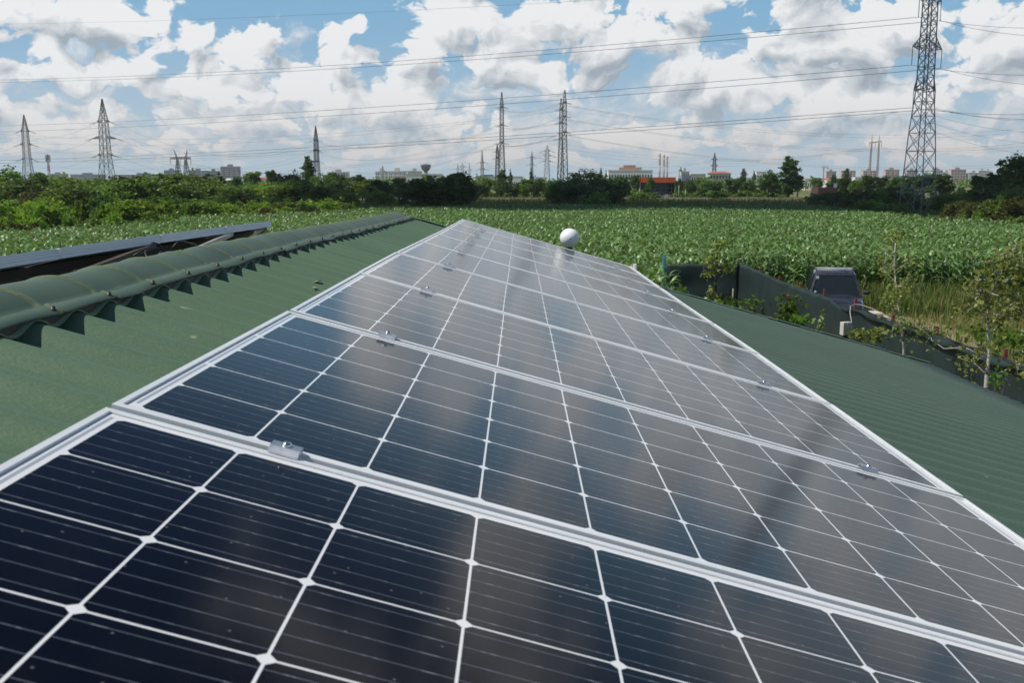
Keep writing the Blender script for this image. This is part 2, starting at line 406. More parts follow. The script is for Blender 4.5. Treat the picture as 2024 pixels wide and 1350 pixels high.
# verge trim along the far gable and gutter-less eave edge
b = MB()
for i in range(24):
    x0 = XR + (XE - XR) * i / 24; x1 = XR + (XE - XR) * (i + 1) / 24 - .004
    z0 = roof_z(x0, YV) + .008 + (.004 if i % 2 else 0); z1 = roof_z(x1, YV) + .008 + (.004 if i % 2 else 0)
    off = Vector(shed.location)
    p = [Vector((x0, YV - .055, z0)), Vector((x1, YV - .055, z1)), Vector((x1, YV + .02, z1)), Vector((x0, YV + .02, z0))]
    q = [Vector((x0, YV + .02, z0 - .10)), Vector((x1, YV + .02, z1 - .10))]
    vs = [v - off for v in p + q]
    b.add(vs, [(0, 1, 2, 3), (3, 2, 5, 4)])
o = b.build('verge_trim', M_ROOF, shed); md = o.modifiers.new('thick', 'SOLIDIFY'); md.thickness = .004
# walls
b = MB(); off = Vector(shed.location)
for y in (YN + .25, YV - .22):
    zl = roof_z(XE - .35, y) - .06; zr = roof_z(XR, y) - .06; xl = 2 * XR - (XE - .35)
    pts = [(xl, 0), (XE - .35, 0), (XE - .35, zl), (XR, zr), (xl, zl)]
    vs = [Vector((x, y - .08, z)) - off for x, z in pts] + [Vector((x, y + .08, z)) - off for x, z in pts]
    b.add(vs, [(0,1,2,3,4), (9,8,7,6,5)] + [(i, (i+1) % 5 + 0, (i+1) % 5 + 5, i + 5)[::-1] for i in range(5)])
for xx in (XE - .35, 2 * XR - (XE - .35)):
    zl = roof_z(XE - .35, 4) - .10
    b.box(Vector((xx - .08, YN + .34, 0)) - off, Vector((xx + .08, YV - .31, zl)) - off)
b.build('wall', M_WALL, shed)

# ridge cap: 1 m lengths, ribbed, flanges resting on the crests
def ridge_cap(y0, y1):
    # a cross-section: right flange, dome, left flange (x from ridge, z from flange level)
    R = .150; hw = .108; zc = -math.sqrt(R * R - hw * hw) + .006
    prof = [(.155, -.004), (.153, .0), (hw + .012, .0015 + .006)]
    for k in range(13):
        a = math.asin(hw / R); t = a - 2 * a * k / 12; prof.append((R * math.sin(t), zc + R * math.cos(t)))
    prof += [(-hw - .012, .0075), (-.153, 0), (-.155, -.004)]
    prof = [(x, z + (.155 - abs(x)) * TAN * .35 if abs(x) > hw else z + (.155 - hw) * TAN * .35) for x, z in prof]
    ys = []; y = y0
    while y < y1: ys.append(y); y += .0075
    ys.append(y1); V = []
    for y in ys:
        ph = ((y - off.y + .02) / .283) % 1.0 - .5; rib = math.exp(-((abs(ph) - .5) / .040) ** 2)
        seg = .0016 * math.sin(y * 7.3) ; step = ((y - off.y + .02) / .849) % 1.0
        fl = .004 * abs(math.sin((y * 2.31 + .3) * math.pi)) ** .7
        for x, z in prof:
            d = abs(x) < .125
            zz = z + (.0045 * rib if d else .002 * rib) + seg + step * .004
            if abs(x) > .14: zz += fl - .003
            xx = x + (.003 * math.sin(y * 19) if abs(x) > .14 else 0)
            V.append((XR + xx, y, roof_z(XR + .155, y) + .012 + zz - (.010 if abs(x) < .11 else 0)))
    n = len(prof); F_ = []
    for i in range(len(ys) - 1):
        for j in range(n - 1): a = i * n + j; F_.append((a, a + 1, a + 1 + n, a + n))
    me = npmesh('ridge_cap', np.array(V) - np.array(off), np.array(F_)[:, ::-1], M_CAP, smooth=True)
    o = link('ridge_cap', me, shed); md = o.modifiers.new('thick', 'SOLIDIFY'); md.thickness = .005; md.offset = -1
    return o
cap = ridge_cap(YN, YV - .12)
b0 = None; y = YN + .1; i = 0
while y < YV - .2:
    for dy in (0,):
        b = MB(); b.lathe([(.0075, 0), (.0075, .0015), (.005, .0015), (.005, .007), (0.001, .008)], 8)
        yy = y + dy; zz = roof_z(XR + .155, yy) + .019
        s = b.build('screw', M_DARK, cap, Vector((XR + .142, yy, zz)) - off)
    y += .283; i += 1
# small debris on the near slope
M_STRAW = simple('dry_leaf', (.42, .33, .20), .8)
for k, (px, py, Yd) in enumerate([(628, 556, 4.45), (622, 569, 4.3)]):
    pt = P(px, py, Yd); 
    # drop it on the roof surface
    d = pt - Vector((0, 0, HC)); t = 1.0
    for _ in range(40):
        q = Vector((0, 0, HC)) + d * t; t *= 1 + (q.z - roof_z(q.x, q.y)) * .4
    q.z = roof_z(q.x, q.y) - AMP + AMP * math.cos(2 * math.pi * q.y / WAVE) + .002
    b = MB(); L = .018 - .004 * k
    b.add([(-L, 0, 0), (-L*.2, .008, .004), (L, .002, .001), (L*.3, -.009, .005)], [(0, 3, 2, 1)])
    o = b.build('dry_leaf', M_STRAW, None, q); o.rotation_euler.z = .5 + k
    tag(o, ['dry straw coloured leaf lying higher up on the green roof', 'dry straw coloured leaf just below another on the green roof', 'thin pale leaf scrap on green roof nearest the ridge shadow'][k], 'leaf')

# ---------------------------------------------------------------- solar panels
PW = .992; PL = 1.650; TH = .038
def cell_material():
    m, g, out = new_mat('silicon_cells'); co = obj_co(g)
    sp = g.n('ShaderNodeSeparateXYZ'); g.put(sp.inputs[0], co); u = sp.outputs[0]; v = sp.outputs[1]
    cs = .1575; gap = .0030
    # cell grid in panel coordinates: 10 along u, 6 along v
    uu = g.m('DIVIDE', g.m('SUBTRACT', u, .0275), cs); vv = g.m('DIVIDE', g.m('SUBTRACT', v, .0235), cs)
    fu = g.m('ABSOLUTE', g.m('SUBTRACT', g.m('FRACT', uu), .5)); fv = g.m('ABSOLUTE', g.m('SUBTRACT', g.m('FRACT', vv), .5))
    lim = .5 - gap / cs / 2
    inc = g.m('MULTIPLY', g.m('LESS_THAN', fu, lim), g.m('LESS_THAN', fv, lim))
    inc = g.m('MULTIPLY', inc, g.m('LESS_THAN', g.m('ADD', fu, fv), .935))
    rngu = g.m('MULTIPLY', g.m('GREATER_THAN', uu, 0.0), g.m('LESS_THAN', uu, 10.0))
    rngv = g.m('MULTIPLY', g.m('GREATER_THAN', vv, 0.0), g.m('LESS_THAN', vv, 6.0))
    inc = g.m('MULTIPLY', inc, g.m('MULTIPLY', rngu, rngv))
    # five busbars along u in each cell, with brighter solder spots
    bb = g.m('ABSOLUTE', g.m('SUBTRACT', g.m('FRACT', g.m('MULTIPLY', g.m('FRACT', vv), 5.0)), .5))
    bus = g.m('LESS_THAN', bb, .019 )
    sld = g.noise(g.v('MULTIPLY', co, (1, 0.0, 0)), 90, 1, .5)
    spot = g.m('MULTIPLY', g.rng(g.m('ABSOLUTE', g.m('SUBTRACT', g.m('FRACT', g.m('MULTIPLY', g.m('FRACT', uu), 3.0)), .5)), .10, .22, 1, 0, 'LINEAR'), g.rng(g.noise(co, 60, 2, .6), .45, .62))
    fin = g.m('MULTIPLY', g.m('LESS_THAN', g.m('FRACT', g.m('DIVIDE', u, .0019)), .10), 1.0)
    ci = g.n('ShaderNodeTexWhiteNoise', noise_dimensions='3D')
    cb = g.n('ShaderNodeCombineXYZ'); g.put(cb.inputs[0], g.m('FLOOR', uu)); g.put(cb.inputs[1], g.m('FLOOR', vv)); g.put(cb.inputs[2], g.m('MULTIPLY', g.n('ShaderNodeObjectInfo').outputs['Random'], 37))
    g.put(ci.inputs['Vector'], cb.outputs[0])
    tone = g.mix(ci.outputs['Value'], (.0004, .0008, .0028, 1), (.0008, .0013, .0038, 1))
    tone = g.mix(g.m('MULTIPLY', fin, .02), tone, (.14, .15, .17, 1))
    tone = g.mix(bus, tone, (.085, .098, .125, 1))
    tone = g.mix(g.m('MULTIPLY', bus, spot), tone, (.22, .24, .27, 1))
    white = (.66, .68, .70, 1)
    # string ribbons on the white border at the upper and lower ends
    rb1 = g.m('MULTIPLY', g.m('MAXIMUM', g.m('LESS_THAN', g.m('ABSOLUTE', g.m('SUBTRACT', u, .0195)), .0026), g.m('LESS_THAN', g.m('ABSOLUTE', g.m('SUBTRACT', u, 1.6150)), .0026)), g.m('GREATER_THAN', g.m('ABSOLUTE', g.m('SUBTRACT', g.m('FRACT', g.m('DIVIDE', vv, 2.0)), .0)), .05))
    rb1 = g.m('MULTIPLY', rb1, rngv)
    bs = g.mix(rb1, white, (.30, .34, .40, 1))
    col = g.mix(inc, bs, tone)
    dust = g.noise(co, 3.2, 6, .65, dim='3D'); dd = g.noise(co, 240, 2, .5, dim='3D')
    col = g.mix(g.rng(dust, .35, .75, .0, .004), col, (.30, .27, .23, 1))
    spk = g.n('ShaderNodeTexVoronoi', voronoi_dimensions='2D'); g.put(spk.inputs['Vector'], co); spk.inputs['Scale'].default_value = 13
    col = g.mix(g.rng(spk.outputs['Distance'], .012, .022, .35, 0), col, (.32, .30, .26, 1))
    b = pbsdf(g, out, col, GLASS_ROUGH, 0, .5, None)
    b.inputs['IOR'].default_value = 1.30; b.inputs['Sheen Weight'].default_value = .07; b.inputs['Sheen Roughness'].default_value = .25; b.inputs['Specular Tint'].default_value = (1, .90, .87, 1)
    bn = bump(g, dd, .05, .0006)
    g.put(b.inputs['Normal'], bn)
    return m
GLASS_ROUGH = .12
M_CELL = cell_material()
M_FRAME = simple('anodised_frame', (.76, .78, .79), .30, .22, .06, 3)

def frame_shape():
    """frame in panel coordinates: x down the slope, y along the row, z up; glass at z=-.0035"""
    b = MB(); lip = .011; w = .010
    def rail(a, c, inw):                       # a..c outer corner line, inw inward unit vector, mitred
        a = Vector(a); c = Vector(c); d = (c - a).normalized(); inw = Vector(inw)
        prof = [(0, -TH), (0, -.0012), (.0012, 0), (lip - .001, 0), (lip, -.001), (lip, -.0028), (.002, -.0032), (.002, -TH)]
        vs = []
        for p in (a, c):
            sgn = 1 if p is a else -1
            for t, z in prof: vs.append(p + inw * t + d * sgn * t + Vector((0, 0, z)))
        n = len(prof)
        b.add(vs, [(i, (i+1) % n, (i+1) % n + n, i + n) for i in range(n)])
    rail((0, 0, 0), (PL, 0, 0), (0, 1, 0)); rail((PL, 0, 0), (PL, PW, 0), (-1, 0, 0))
    rail((PL, PW, 0), (0, PW, 0), (0, -1, 0)); rail((0, PW, 0), (0, 0, 0), (1, 0, 0))
    return b
fr_me = frame_shape().mesh('panel_frame', M_FRAME)
bm = bmesh.new(); bm.from_mesh(fr_me); bmesh.ops.recalc_face_normals(bm, faces=bm.faces); bm.to_mesh(fr_me); bm.free()
gl = MB(); z = -.0034
gl.add([(.0045, .0045, z), (PL - .0045, .0045, z), (PL - .0045, PW - .0045, z), (.0045, PW - .0045, z),
        (.0045, .0045, z - .006), (PL - .0045, .0045, z - .006), (PL - .0045, PW - .0045, z - .006), (.0045, PW - .0045, z - .006)],
       [(0, 1, 2, 3), (7, 6, 5, 4)])
gl_me = gl.mesh('cell_glass', M_CELL)
PANEL_NAMES = ['solar panel nearest the camera filling the lower left foreground'] + [ORD[i] + ' solar panel from the camera in the long row on the near roof slope' for i in range(1, 8)] + ['farthest solar panel of the long row, its far edge against the corn']
def panel_matrix(k):
    y0 = Y0 + PITCH_P * (k - 1) + .010; y1 = y0 + PW
    za = ZT + sag(y0); zb = ZT + sag(y1)
    R_ = Matrix.Rotation(TILT, 4, 'Y') ; L_ = Matrix.Rotation(math.atan2(zb - za, PW), 4, 'X')
    jx = [0, .000, .0025, -.001, .002, .0, .0015, -.001, .0015][k]
    return Matrix.Translation((XT + jx, y0, za)) @ L_ @ R_
for k in range(9):
    Mx = panel_matrix(k); t = thing('solar_panel', PANEL_NAMES[k], 'solar panel', group='solar panels in the long row on the near slope')
    t.matrix_world = Mx
    link('frame', fr_me, t); link('cell_glass', gl_me, t)
# mounting rails under the panels (two long rails across the slope direction)
for i, uu in enumerate((.2365, 1.409)):
    b = MB()
    pts = [Vector((XT + uu * CT, y, ZT - uu * ST + sag(y) - TH - .024)) for y in [YN + .5] + [Y0 + PITCH_P * j for j in range(9)] ]
    for p, q in zip(pts[:-1], pts[1:]): b.bar(p, q, .04, .04)
    o = b.build('mounting_rail', M_ALU); tag(o, ['aluminium mounting rail running under the upper part of the panel row', 'aluminium mounting rail running under the lower part of the panel row'][i], 'rail', 'rails under the long panel row')
# mid clamps between neighbouring panels
def clamp_meshes():
    b = MB(); L = .040
    # an angled saddle: flat top with two bent wings, thickness 3 mm, sitting proud of the frames
    prof = [(-.0185, .0012), (-.0170, .0035), (-.0110, .0095), (.0110, .0095), (.0170, .0035), (.0185, .0012)]
    inn = [(.0155, .0012), (.0092, .0068), (-.0092, .0068), (-.0155, .0012)]
    pr = prof + inn; n = len(pr); vs = []
    for x in (-L / 2, L / 2): vs += [(x, y, z) for y, z in pr]
    b.add(vs, [(i, (i+1) % n, (i+1) % n + n, i + n) for i in range(n)] + [tuple(reversed(range(n))), tuple(range(n, 2 * n))])
    c = MB(); c.lathe([(.0070, .0095), (.0070, .0105), (.0062, .0128), (.0043, .0146), (.0022, .0152), (.0022, .0140), (.0004, .0140)], 16)
    d = MB(); d.lathe([(.0035, -.045), (.0035, .0092)], 8)
    for x in (b,):
        me = x.mesh('bracket', M_STEEL)
        bm = bmesh.new(); bm.from_mesh(me); bmesh.ops.recalc_face_normals(bm, faces=bm.faces); bm.to_mesh(me); bm.free()
    return me, c.mesh('bolt_head', M_BOLT)
cl_me, bt_me = clamp_meshes()
for k in range(8):
    for j, uu in enumerate((.2365, 1.409)):
        y = Y0 + PITCH_P * k; M_ = Matrix.Translation((XT, y, ZT + sag(y))) @ Matrix.Rotation(TILT, 4, 'Y') @ Matrix.Translation((uu, 0, 0))
        where = 'upper' if j == 0 else 'lower'
        lab = ('%s metal clamp from the camera along the %s clamp line of the panel row' % (ORD[k], where)) if k else ('nearest metal clamp with round bolt head, on the first %s panel seam' % where)
        t = thing('panel_clamp', lab, 'clamp', group='clamps between the solar panels'); t.matrix_world = M_
        link('bracket', cl_me, t); link('bolt_head', bt_me, t)

# ---------------------------------------------------------------- the row on the other slope, seen from its frame side
XL = -1.627; ZLf = lambda y: HC - .1385 * 1.627 + sag(y) * .8
gr_me = None
M_FSIDE = simple('grooved_frame_side', (.66, .70, .74), .40, .0, .08, 2)
M_SUNGAP = simple('sunlit_gap_white', (.85, .85, .84), .5, 0, .05, 3)  # white standing in for sunlight in the gaps between panels
def side_frame():
    b = MB(); H = .038
    prof = [(0, 0), (0, -.006), (.0012, -.007), (0, -.008), (0, -.0145), (.0012, -.0155), (0, -.0165), (0, -.0235), (.0012, -.0245), (0, -.0255), (0, -H), (-.012, -H), (-.012, 0)]
    n = len(prof); vs = []
    for y in (0, PW): vs += [(x, y, z) for x, z in prof]
    b.add(vs, [(i, (i+1) % n, (i+1) % n + n, i + n) for i in range(n)] + [tuple(reversed(range(n))), tuple(range(n, 2 * n))])
    for (a, c) in (((-PL, 0, -H), (-.012, .012, 0)), ((-PL, PW - .012, -H), (-.012, PW, 0)), ((-PL, .012, -H), (-PL + .012, PW - .012, 0))): b.box(a, c)
    me = b.mesh('frame', M_FSIDE); bm = bmesh.new(); bm.from_mesh(me); bmesh.ops.recalc_face_normals(bm, faces=bm.faces); bm.to_mesh(me); bm.free()
    return me
sf_me = side_frame()
M_BACK = simple('white_backsheet', (.55, .56, .57), .6, 0, .08, 3)
bk = MB(); bk.box((-PL + .012, .012, -.010), (-.012, PW - .012, -.006)); bk_me = bk.mesh('backsheet', M_BACK)
g2 = MB(); g2.box((-PL + .012, .012, -.0055), (-.012, PW - .012, -.002)); g2_me = g2.mesh('cell_glass', M_CELL)
YL = [3.49 + 1.012 * (k - 3) for k in range(6)]
for k, y in enumerate(YL[1:]):
    M_ = Matrix.Translation((XL + .537, y + .01, ZLf(y))) 
    M_ = Matrix.Translation((-1.627, y + .012, ZLf(y))) @ Matrix.Rotation(math.atan2(ZLf(y + 1) - ZLf(y), 1), 4, 'X') @ Matrix.Rotation(-.235, 4, 'Y')
    lab = [ 'solar panel behind the ridge standing partly outside the left frame edge', 'second solar panel from the left behind the ridge, only its frame side showing', 'third solar panel from the left behind the ridge, only its frame side showing', 'fourth solar panel from the left behind the ridge, next to the row end', 'last solar panel of the row behind the ridge, ending against the corn'][k]
    t = thing('solar_panel', lab, 'solar panel', group='solar panels behind the ridge'); t.matrix_world = M_
    link('frame', sf_me, t); link('backsheet', bk_me, t); link('cell_glass', g2_me, t)
    # white strip painting the sunlit gap to the next panel, blocks for frame corners
    if k < 4:
        b = MB(); b.box((-.004, -.019, -.038), (.004, .002, -.001)); 
        for z in (-.006, -.015, -.024, -.033): b.box((.004, -.017, z - .003), (.008, 0, z + .003))
        p = M_ @ Vector((0, PW + .018, 0)); o = b.build('sunlit_gap_strip', M_SUNGAP, None, p)
        tag(o, ORD[k] + ' bright joint plate from the left on the panel row behind the ridge', 'joint plate', 'joint plates behind the ridge')
# struts, rails and cables under that row
M_GALV = simple('galvanised_strut', (.52, .50, .46), .45, .8, .2, 8)
M_RUST = simple('brown_rail', (.085, .060, .050), .7, .2, .3, 8)
def bar_obj(name, p, q, w, mat, lab, cat, grp=None):
    b = MB(); b.bar(p, q, w); return tag(b.build(name, mat), lab, cat, grp)
def LZ(x, y): return ZT - GAP - TAN * (2 * XR - x - XT) + sag(y)
struts = [(2.2, 3.05), (3.1, 4.4), (4.3, 5.6), (5.3, 6.35)]
for k, (ya, yb) in enumerate(struts):
    bar_obj('strut', (-1.50, ya, LZ(-1.50, ya) + .02), (-1.62, yb, ZLf(yb) - .045), .022, M_GALV if k % 2 == 0 else M_RUST,
            ORD[k] + ' slanting strut from the left under the panels behind the ridge', 'strut', 'struts behind the ridge')
for k, xx in enumerate((-1.75, -2.5)):
    bar_obj('mounting_rail', (xx, 1.2, ZLf(1.2) - .05 - (-1.627 - xx) * .24), (xx, 6.5, ZLf(6.5) - .05 - (-1.627 - xx) * .24), .035, M_RUST if k == 0 else M_GALV,
            ['brown rail close behind the frame side of the panels beyond the ridge', 'grey rail deep under the panels beyond the ridge'][k], 'rail', 'rails behind the ridge')
for k in range(1):
    r = random.Random(40 + k); y = 3.9; pts = []
    for i in range(26):
        t = i / 25
        pts.append(Vector((-1.52 + .05 * math.sin(t * 9 + k) - .04 * t, y + t * .75 + .10 * math.sin(t * 14 + k), LZ(-1.5, y) + .065 + .026 * math.sin(t * 17 + 2 * k) + .006 * math.sin(t * 41))))
    b = MB(); b.tube(pts, .0035, 6); tag(b.build('cable', M_DARK), 'black cable sagging in loops under the panels behind the ridge', 'cable')
b = MB(); 
for (ya, yb) in ((1.0, 2.55), (2.6, 4.3), (4.35, 6.25)):
    b.box((-1.44, ya, LZ(-1.44, ya) + .004), (-1.40, yb, LZ(-1.40, ya) + .022)); b.box((-1.80, ya, LZ(-1.8, ya) + .004), (-1.44, yb, LZ(-1.8, ya) + .02))
tag(b.build('flashing_strip', M_PALE), 'pale grey flashing strip along the roof behind the ridge cap', 'flashing')

# ---------------------------------------------------------------- white globe lamp beyond the gable
gp = P(1125.5, 470, 9.9)
t = thing('globe_lamp', 'white ball shaped globe lamp rising behind the far edge of the solar panels', 'lamp', (gp.x, gp.y, 0))
m, g, out = new_mat('white_globe'); co = obj_co(g)
pbsdf(g, out, (.80, .80, .80), .35, 0, .5, None); M_GLOBE = m
b = MB(); R = .0945; b.lathe([(.022, -R * .97)] + [(R * math.sin(a), -R * math.cos(a)) for a in np.linspace(.25, math.pi - .02, 26)], 40)
o = b.build('globe', M_GLOBE, t, (0, 0, gp.z))
b = MB(); b.lathe([(.008, 0), (.006, .003), (.001, .004)], 10); s = b.build('screw', simple('grey_plastic', (.25, .25, .25), .5), o, (.004, -R * .995, -.002)); s.rotation_euler.x = math.pi / 2
b = MB(); b.lathe([(.022, 0), (.022, gp.z - R * 1.12)], 16); b.build('pole', simple('grey_pole', (.35, .36, .37), .5, .3), t)
b = MB(); b.lathe([(.034, gp.z - R * 1.18), (.034, gp.z - R * .99), (.024, gp.z - R * .95)], 16); b.build('collar', M_DARK, t)
# ---------------------------------------------------------------- ground
def ground_material():
    m, g, out = new_mat('field_ground'); co = obj_co(g)
    n = g.noise(co, .05, 5, .6, dim='3D'); n2 = g.noise(co, .6, 5, .65, dim='3D'); n3 = g.noise(g.v('MULTIPLY', co, (1, .25, 1)), .012, 4, .55, dim='3D')
    c = g.mix(g.rng(n2, .3, .7), (.055, .075, .024, 1), (.115, .120, .045, 1))
    c = g.mix(g.rng(n, .45, .65), c, (.16, .13, .075, 1))
    sp = g.n('ShaderNodeSeparateXYZ'); g.put(sp.inputs[0], co)
    far = g.rng(sp.outputs[1], 230, 420)
    c = g.mix(far, c, g.mix(g.rng(n3, .4, .6), (.085, .12, .035, 1), (.22, .20, .085, 1)))
    pbsdf(g, out, c, .9, 0, .2, bump(g, n2, .5, .2)); return m
M_GROUND = ground_material()
me = npmesh('ground', [(-9000, -300, 0), (9000, -300, 0), (9000, 12000, 0), (-9000, 12000, 0)], [(0, 1, 2, 3)], M_GROUND)
kind(link('ground', me), 'structure')
M_ROAD = simple('asphalt_road', (.16, .15, .14), .9, 0, .2, .4)
b = MB(); b.box((-160, 246, -.2), (46, 251, .10)); b.box((46, 238, -.2), (95, 243, .10))
kind(b.build('road', M_ROAD), 'structure')
M_EMB = simple('dry_embankment', (.13, .10, .065), .95, 0, .35, .25, bmp=.4)
b = MB()
for x0, x1, y0, y1, h in ((-160, 46, 226, 246, .55), (46, 120, 214, 238, .7)):
    b.add([(x0, y0, 0), (x1, y0, 0), (x1, y1 - 5, h), (x0, y1 - 5, h), (x0, y1, h), (x1, y1, h)], [(0, 1, 2, 3), (3, 2, 5, 4)])
kind(b.build('embankment', M_EMB), 'structure')

# ---------------------------------------------------------------- leaves and trees
def leaf_cards(cent, size, rs, aspect=1.6, tilt=None):
    """two-triangle leaf clusters: quads of the given size with random attitude; returns V (n,4,3)"""
    n = len(cent); a = rs.normal(size=(n, 3)); a[:, 2] *= .6; a /= np.linalg.norm(a, axis=1, keepdims=True)
    b = rs.normal(size=(n, 3)); b -= a * (a * b).sum(1, keepdims=True); b /= np.linalg.norm(b, axis=1, keepdims=True)
    s = (size * (.6 + .8 * rs.rand(n)))[:, None] if np.ndim(size) == 0 else size[:, None]
    c = np.cross(a, b)
    p0 = cent - a * s * aspect / 2; p2 = cent + a * s * aspect / 2
    bend = c * s * .22
    p1 = cent + b * s / 2 + bend; p3 = cent - b * s / 2 + bend
    return np.stack([p0, p1, p2, p3], 1)
def cards_mesh(name, V, mats, mi=None):
    n = len(V); return npmesh(name, V.reshape(-1, 3), np.arange(4 * n).reshape(n, 4), mats, mi)
def crown_mesh(name, lobes, n, size, seed, mat, inner=.55, extra=0.0):
    """lobes: (x,y,z,rx,ry,rz). leaves gathered in sprays over each lobe, with gaps between sprays"""
    rs = np.random.RandomState(seed); L = np.array(lobes, float); w = (L[:, 3] * L[:, 4] + L[:, 3] * L[:, 5]); w /= w.sum()
    nb = max(12, n // 26); li = rs.choice(len(L), nb, p=w)
    d = rs.normal(size=(nb, 3)); d /= np.linalg.norm(d, axis=1, keepdims=True); r = inner + (1 - inner) * rs.rand(nb) ** .6
    r *= 1 + .22 * rs.randn(nb) * .6
    c = L[li, :3] + d * L[li, 3:] * r[:, None]
    k = n // nb; sc = L[li, 3:].mean(1) * .20 + size * .6
    pts = c[:, None, :] + rs.normal(size=(nb, k, 3)) * sc[:, None, None] * np.array([1, 1, .62]) * .62
    pts = pts.reshape(-1, 3); pts[:, 2] = np.maximum(pts[:, 2], .05)
    return cards_mesh(name, leaf_cards(pts, size, rs), mat)
def trunk_mesh(name, h, r, seed, mat, limbs=6, spread=1.0, lean=.04):
    r_ = random.Random(seed); b = MB(); pts = []; x = y = 0
    for i in range(7):
        t = i / 6; pts.append((x, y, t * h)); x += r_.uniform(-lean, lean) * h * .3; y += r_.uniform(-lean, lean) * h * .3
    b.tube(pts, [r * (1.25 - t * .95) for t in [i / 6 for i in range(7)]], 7)
    for i in range(limbs):
        t = .25 + .6 * i / max(1, limbs); k = int(t * 6); p = Vector(pts[k]); a = r_.uniform(0, 6.28); l = spread * r_.uniform(.55, 1.0) * (1.15 - t)
        q = [p, p + Vector((math.cos(a) * l * .45, math.sin(a) * l * .45, l * .38)), p + Vector((math.cos(a) * l, math.sin(a) * l, l * .95))]
        b.tube(q, [r * .45, r * .28, r * .08], 5)
    return b.mesh(name, mat)
LEAF = [leafmat('leaf_dark', (.045, .090, .022), (.100, .165, .038), .30, .35),
        leafmat('leaf_mid', (.085, .155, .028), (.175, .270, .050), .32, .35),
        leafmat('leaf_bright', (.125, .215, .028), (.240, .340, .050), .38, .35),
        leafmat('leaf_grey', (.065, .090, .050), (.125, .155, .090), .3, .35),
        leafmat('leaf_olive', (.055, .060, .018), (.105, .105, .035), .3, .35)]
M_BARK = simple('bark', (.055, .042, .032), .9, 0, .3, 3)
TP = []     # prototypes: (crown mesh, trunk mesh), unit: about 5 m tall and 5 m wide
def lobes_round(seed, h=5.0, w=5.0, n=9, base=.22):
    r = random.Random(seed); out = [(0, 0, h * .58, w * .33, w * .33, h * .34)]
    for i in range(n):
        a = r.uniform(0, 6.28); d = w * r.uniform(.18, .34); z = h * r.uniform(base + .12, .82); s = r.uniform(.13, .24) * (1.1 - .35 * z / h)
        out.append((math.cos(a) * d, math.sin(a) * d, z, w * s, w * s, h * s * .85))
    return out
for i in range(4): TP.append(('bushy_tree', lobes_round(i + 1, 5, 5, 11, .05), 5200, .17, 90 + i, .10, 1.6))          # 0-3 broad, foliage to the ground
for i in range(3):                                                                                                     # 4-6 clear stem, rounder crown
    TP.append(('leafy_tree', lobes_round(20 + i, 5, 3.6, 9, .30), 4200, .16, 190 + i, .11, 1.4))
for i in range(2):                                                                                                     # 7-8 poplar
    r = random.Random(50 + i); lb = []
    for k in range(16):
        z = .8 + k * .27; wv = .55 * math.sin(min(1, (k + 2.5) / 9) * 1.57) * (1.0 if k < 11 else (16.5 - k) / 6)
        lb.append((r.uniform(-.18, .18), r.uniform(-.18, .18), z, max(.12, wv * r.uniform(.8, 1.2)), max(.12, wv), .42))
    TP.append(('poplar', lb, 5200, .13, 290 + i, .10, .9))
for i in range(3): TP.append(('shrub', [(rnd.uniform(-1, 1) * .9, rnd.uniform(-1, 1) * .9, rnd.uniform(.4, 1.25), rnd.uniform(.5, .8), rnd.uniform(.5, .8), rnd.uniform(.4, .75)) for _ in range(8)], 3600, .13, 390 + i, .05, .9))   # 9-11 about 2 m tall, 3 m wide
PROTO = {}
def proto(i, mi):
    if (i, mi) not in PROTO:
        nm, lb, n, sz, seed, tr, sp = TP[i]
        cm = crown_mesh('crown', lb, n, sz, seed, LEAF[mi])
        H = max(l[2] + l[5] for l in lb)
        tm = trunk_mesh('trunk', H * (.86 if nm != 'shrub' else .5), tr, seed, M_BARK, 7 if nm != 'poplar' else 4, sp)
        V = np.empty(len(cm.vertices) * 3, np.float32); cm.vertices.foreach_get('co', V); V = V.reshape(-1, 3)
        PROTO[(i, mi)] = (cm, tm, float(np.percentile(V[:, 2], 99.6)), float(np.percentile(V[:, 0], 98.5) - np.percentile(V[:, 0], 1.5)))
    return PROTO[(i, mi)]
def tree(i, mi, px, ytop, Y, wpx, label, group=None, cat=None, name=None, z0=0.0):
    """tree whose top shows at photo row ytop and whose crown is wpx photo pixels wide, standing at distance Y"""
    cm, tm, H, Wd = proto(i, mi); top = P(px, ytop, Y); h = max(.4, top.z - z0); w = wpx / F * Y
    nm = name or TP[i][0]
    t = thing(nm, label, cat or ('shrub' if nm == 'shrub' else 'tree'), (top.x, top.y, z0), rnd.uniform(0, 6.28), group)
    t.scale = (w / Wd, w / Wd, h / H)
    link('crown', cm, t); link('trunk', tm, t)
    return t

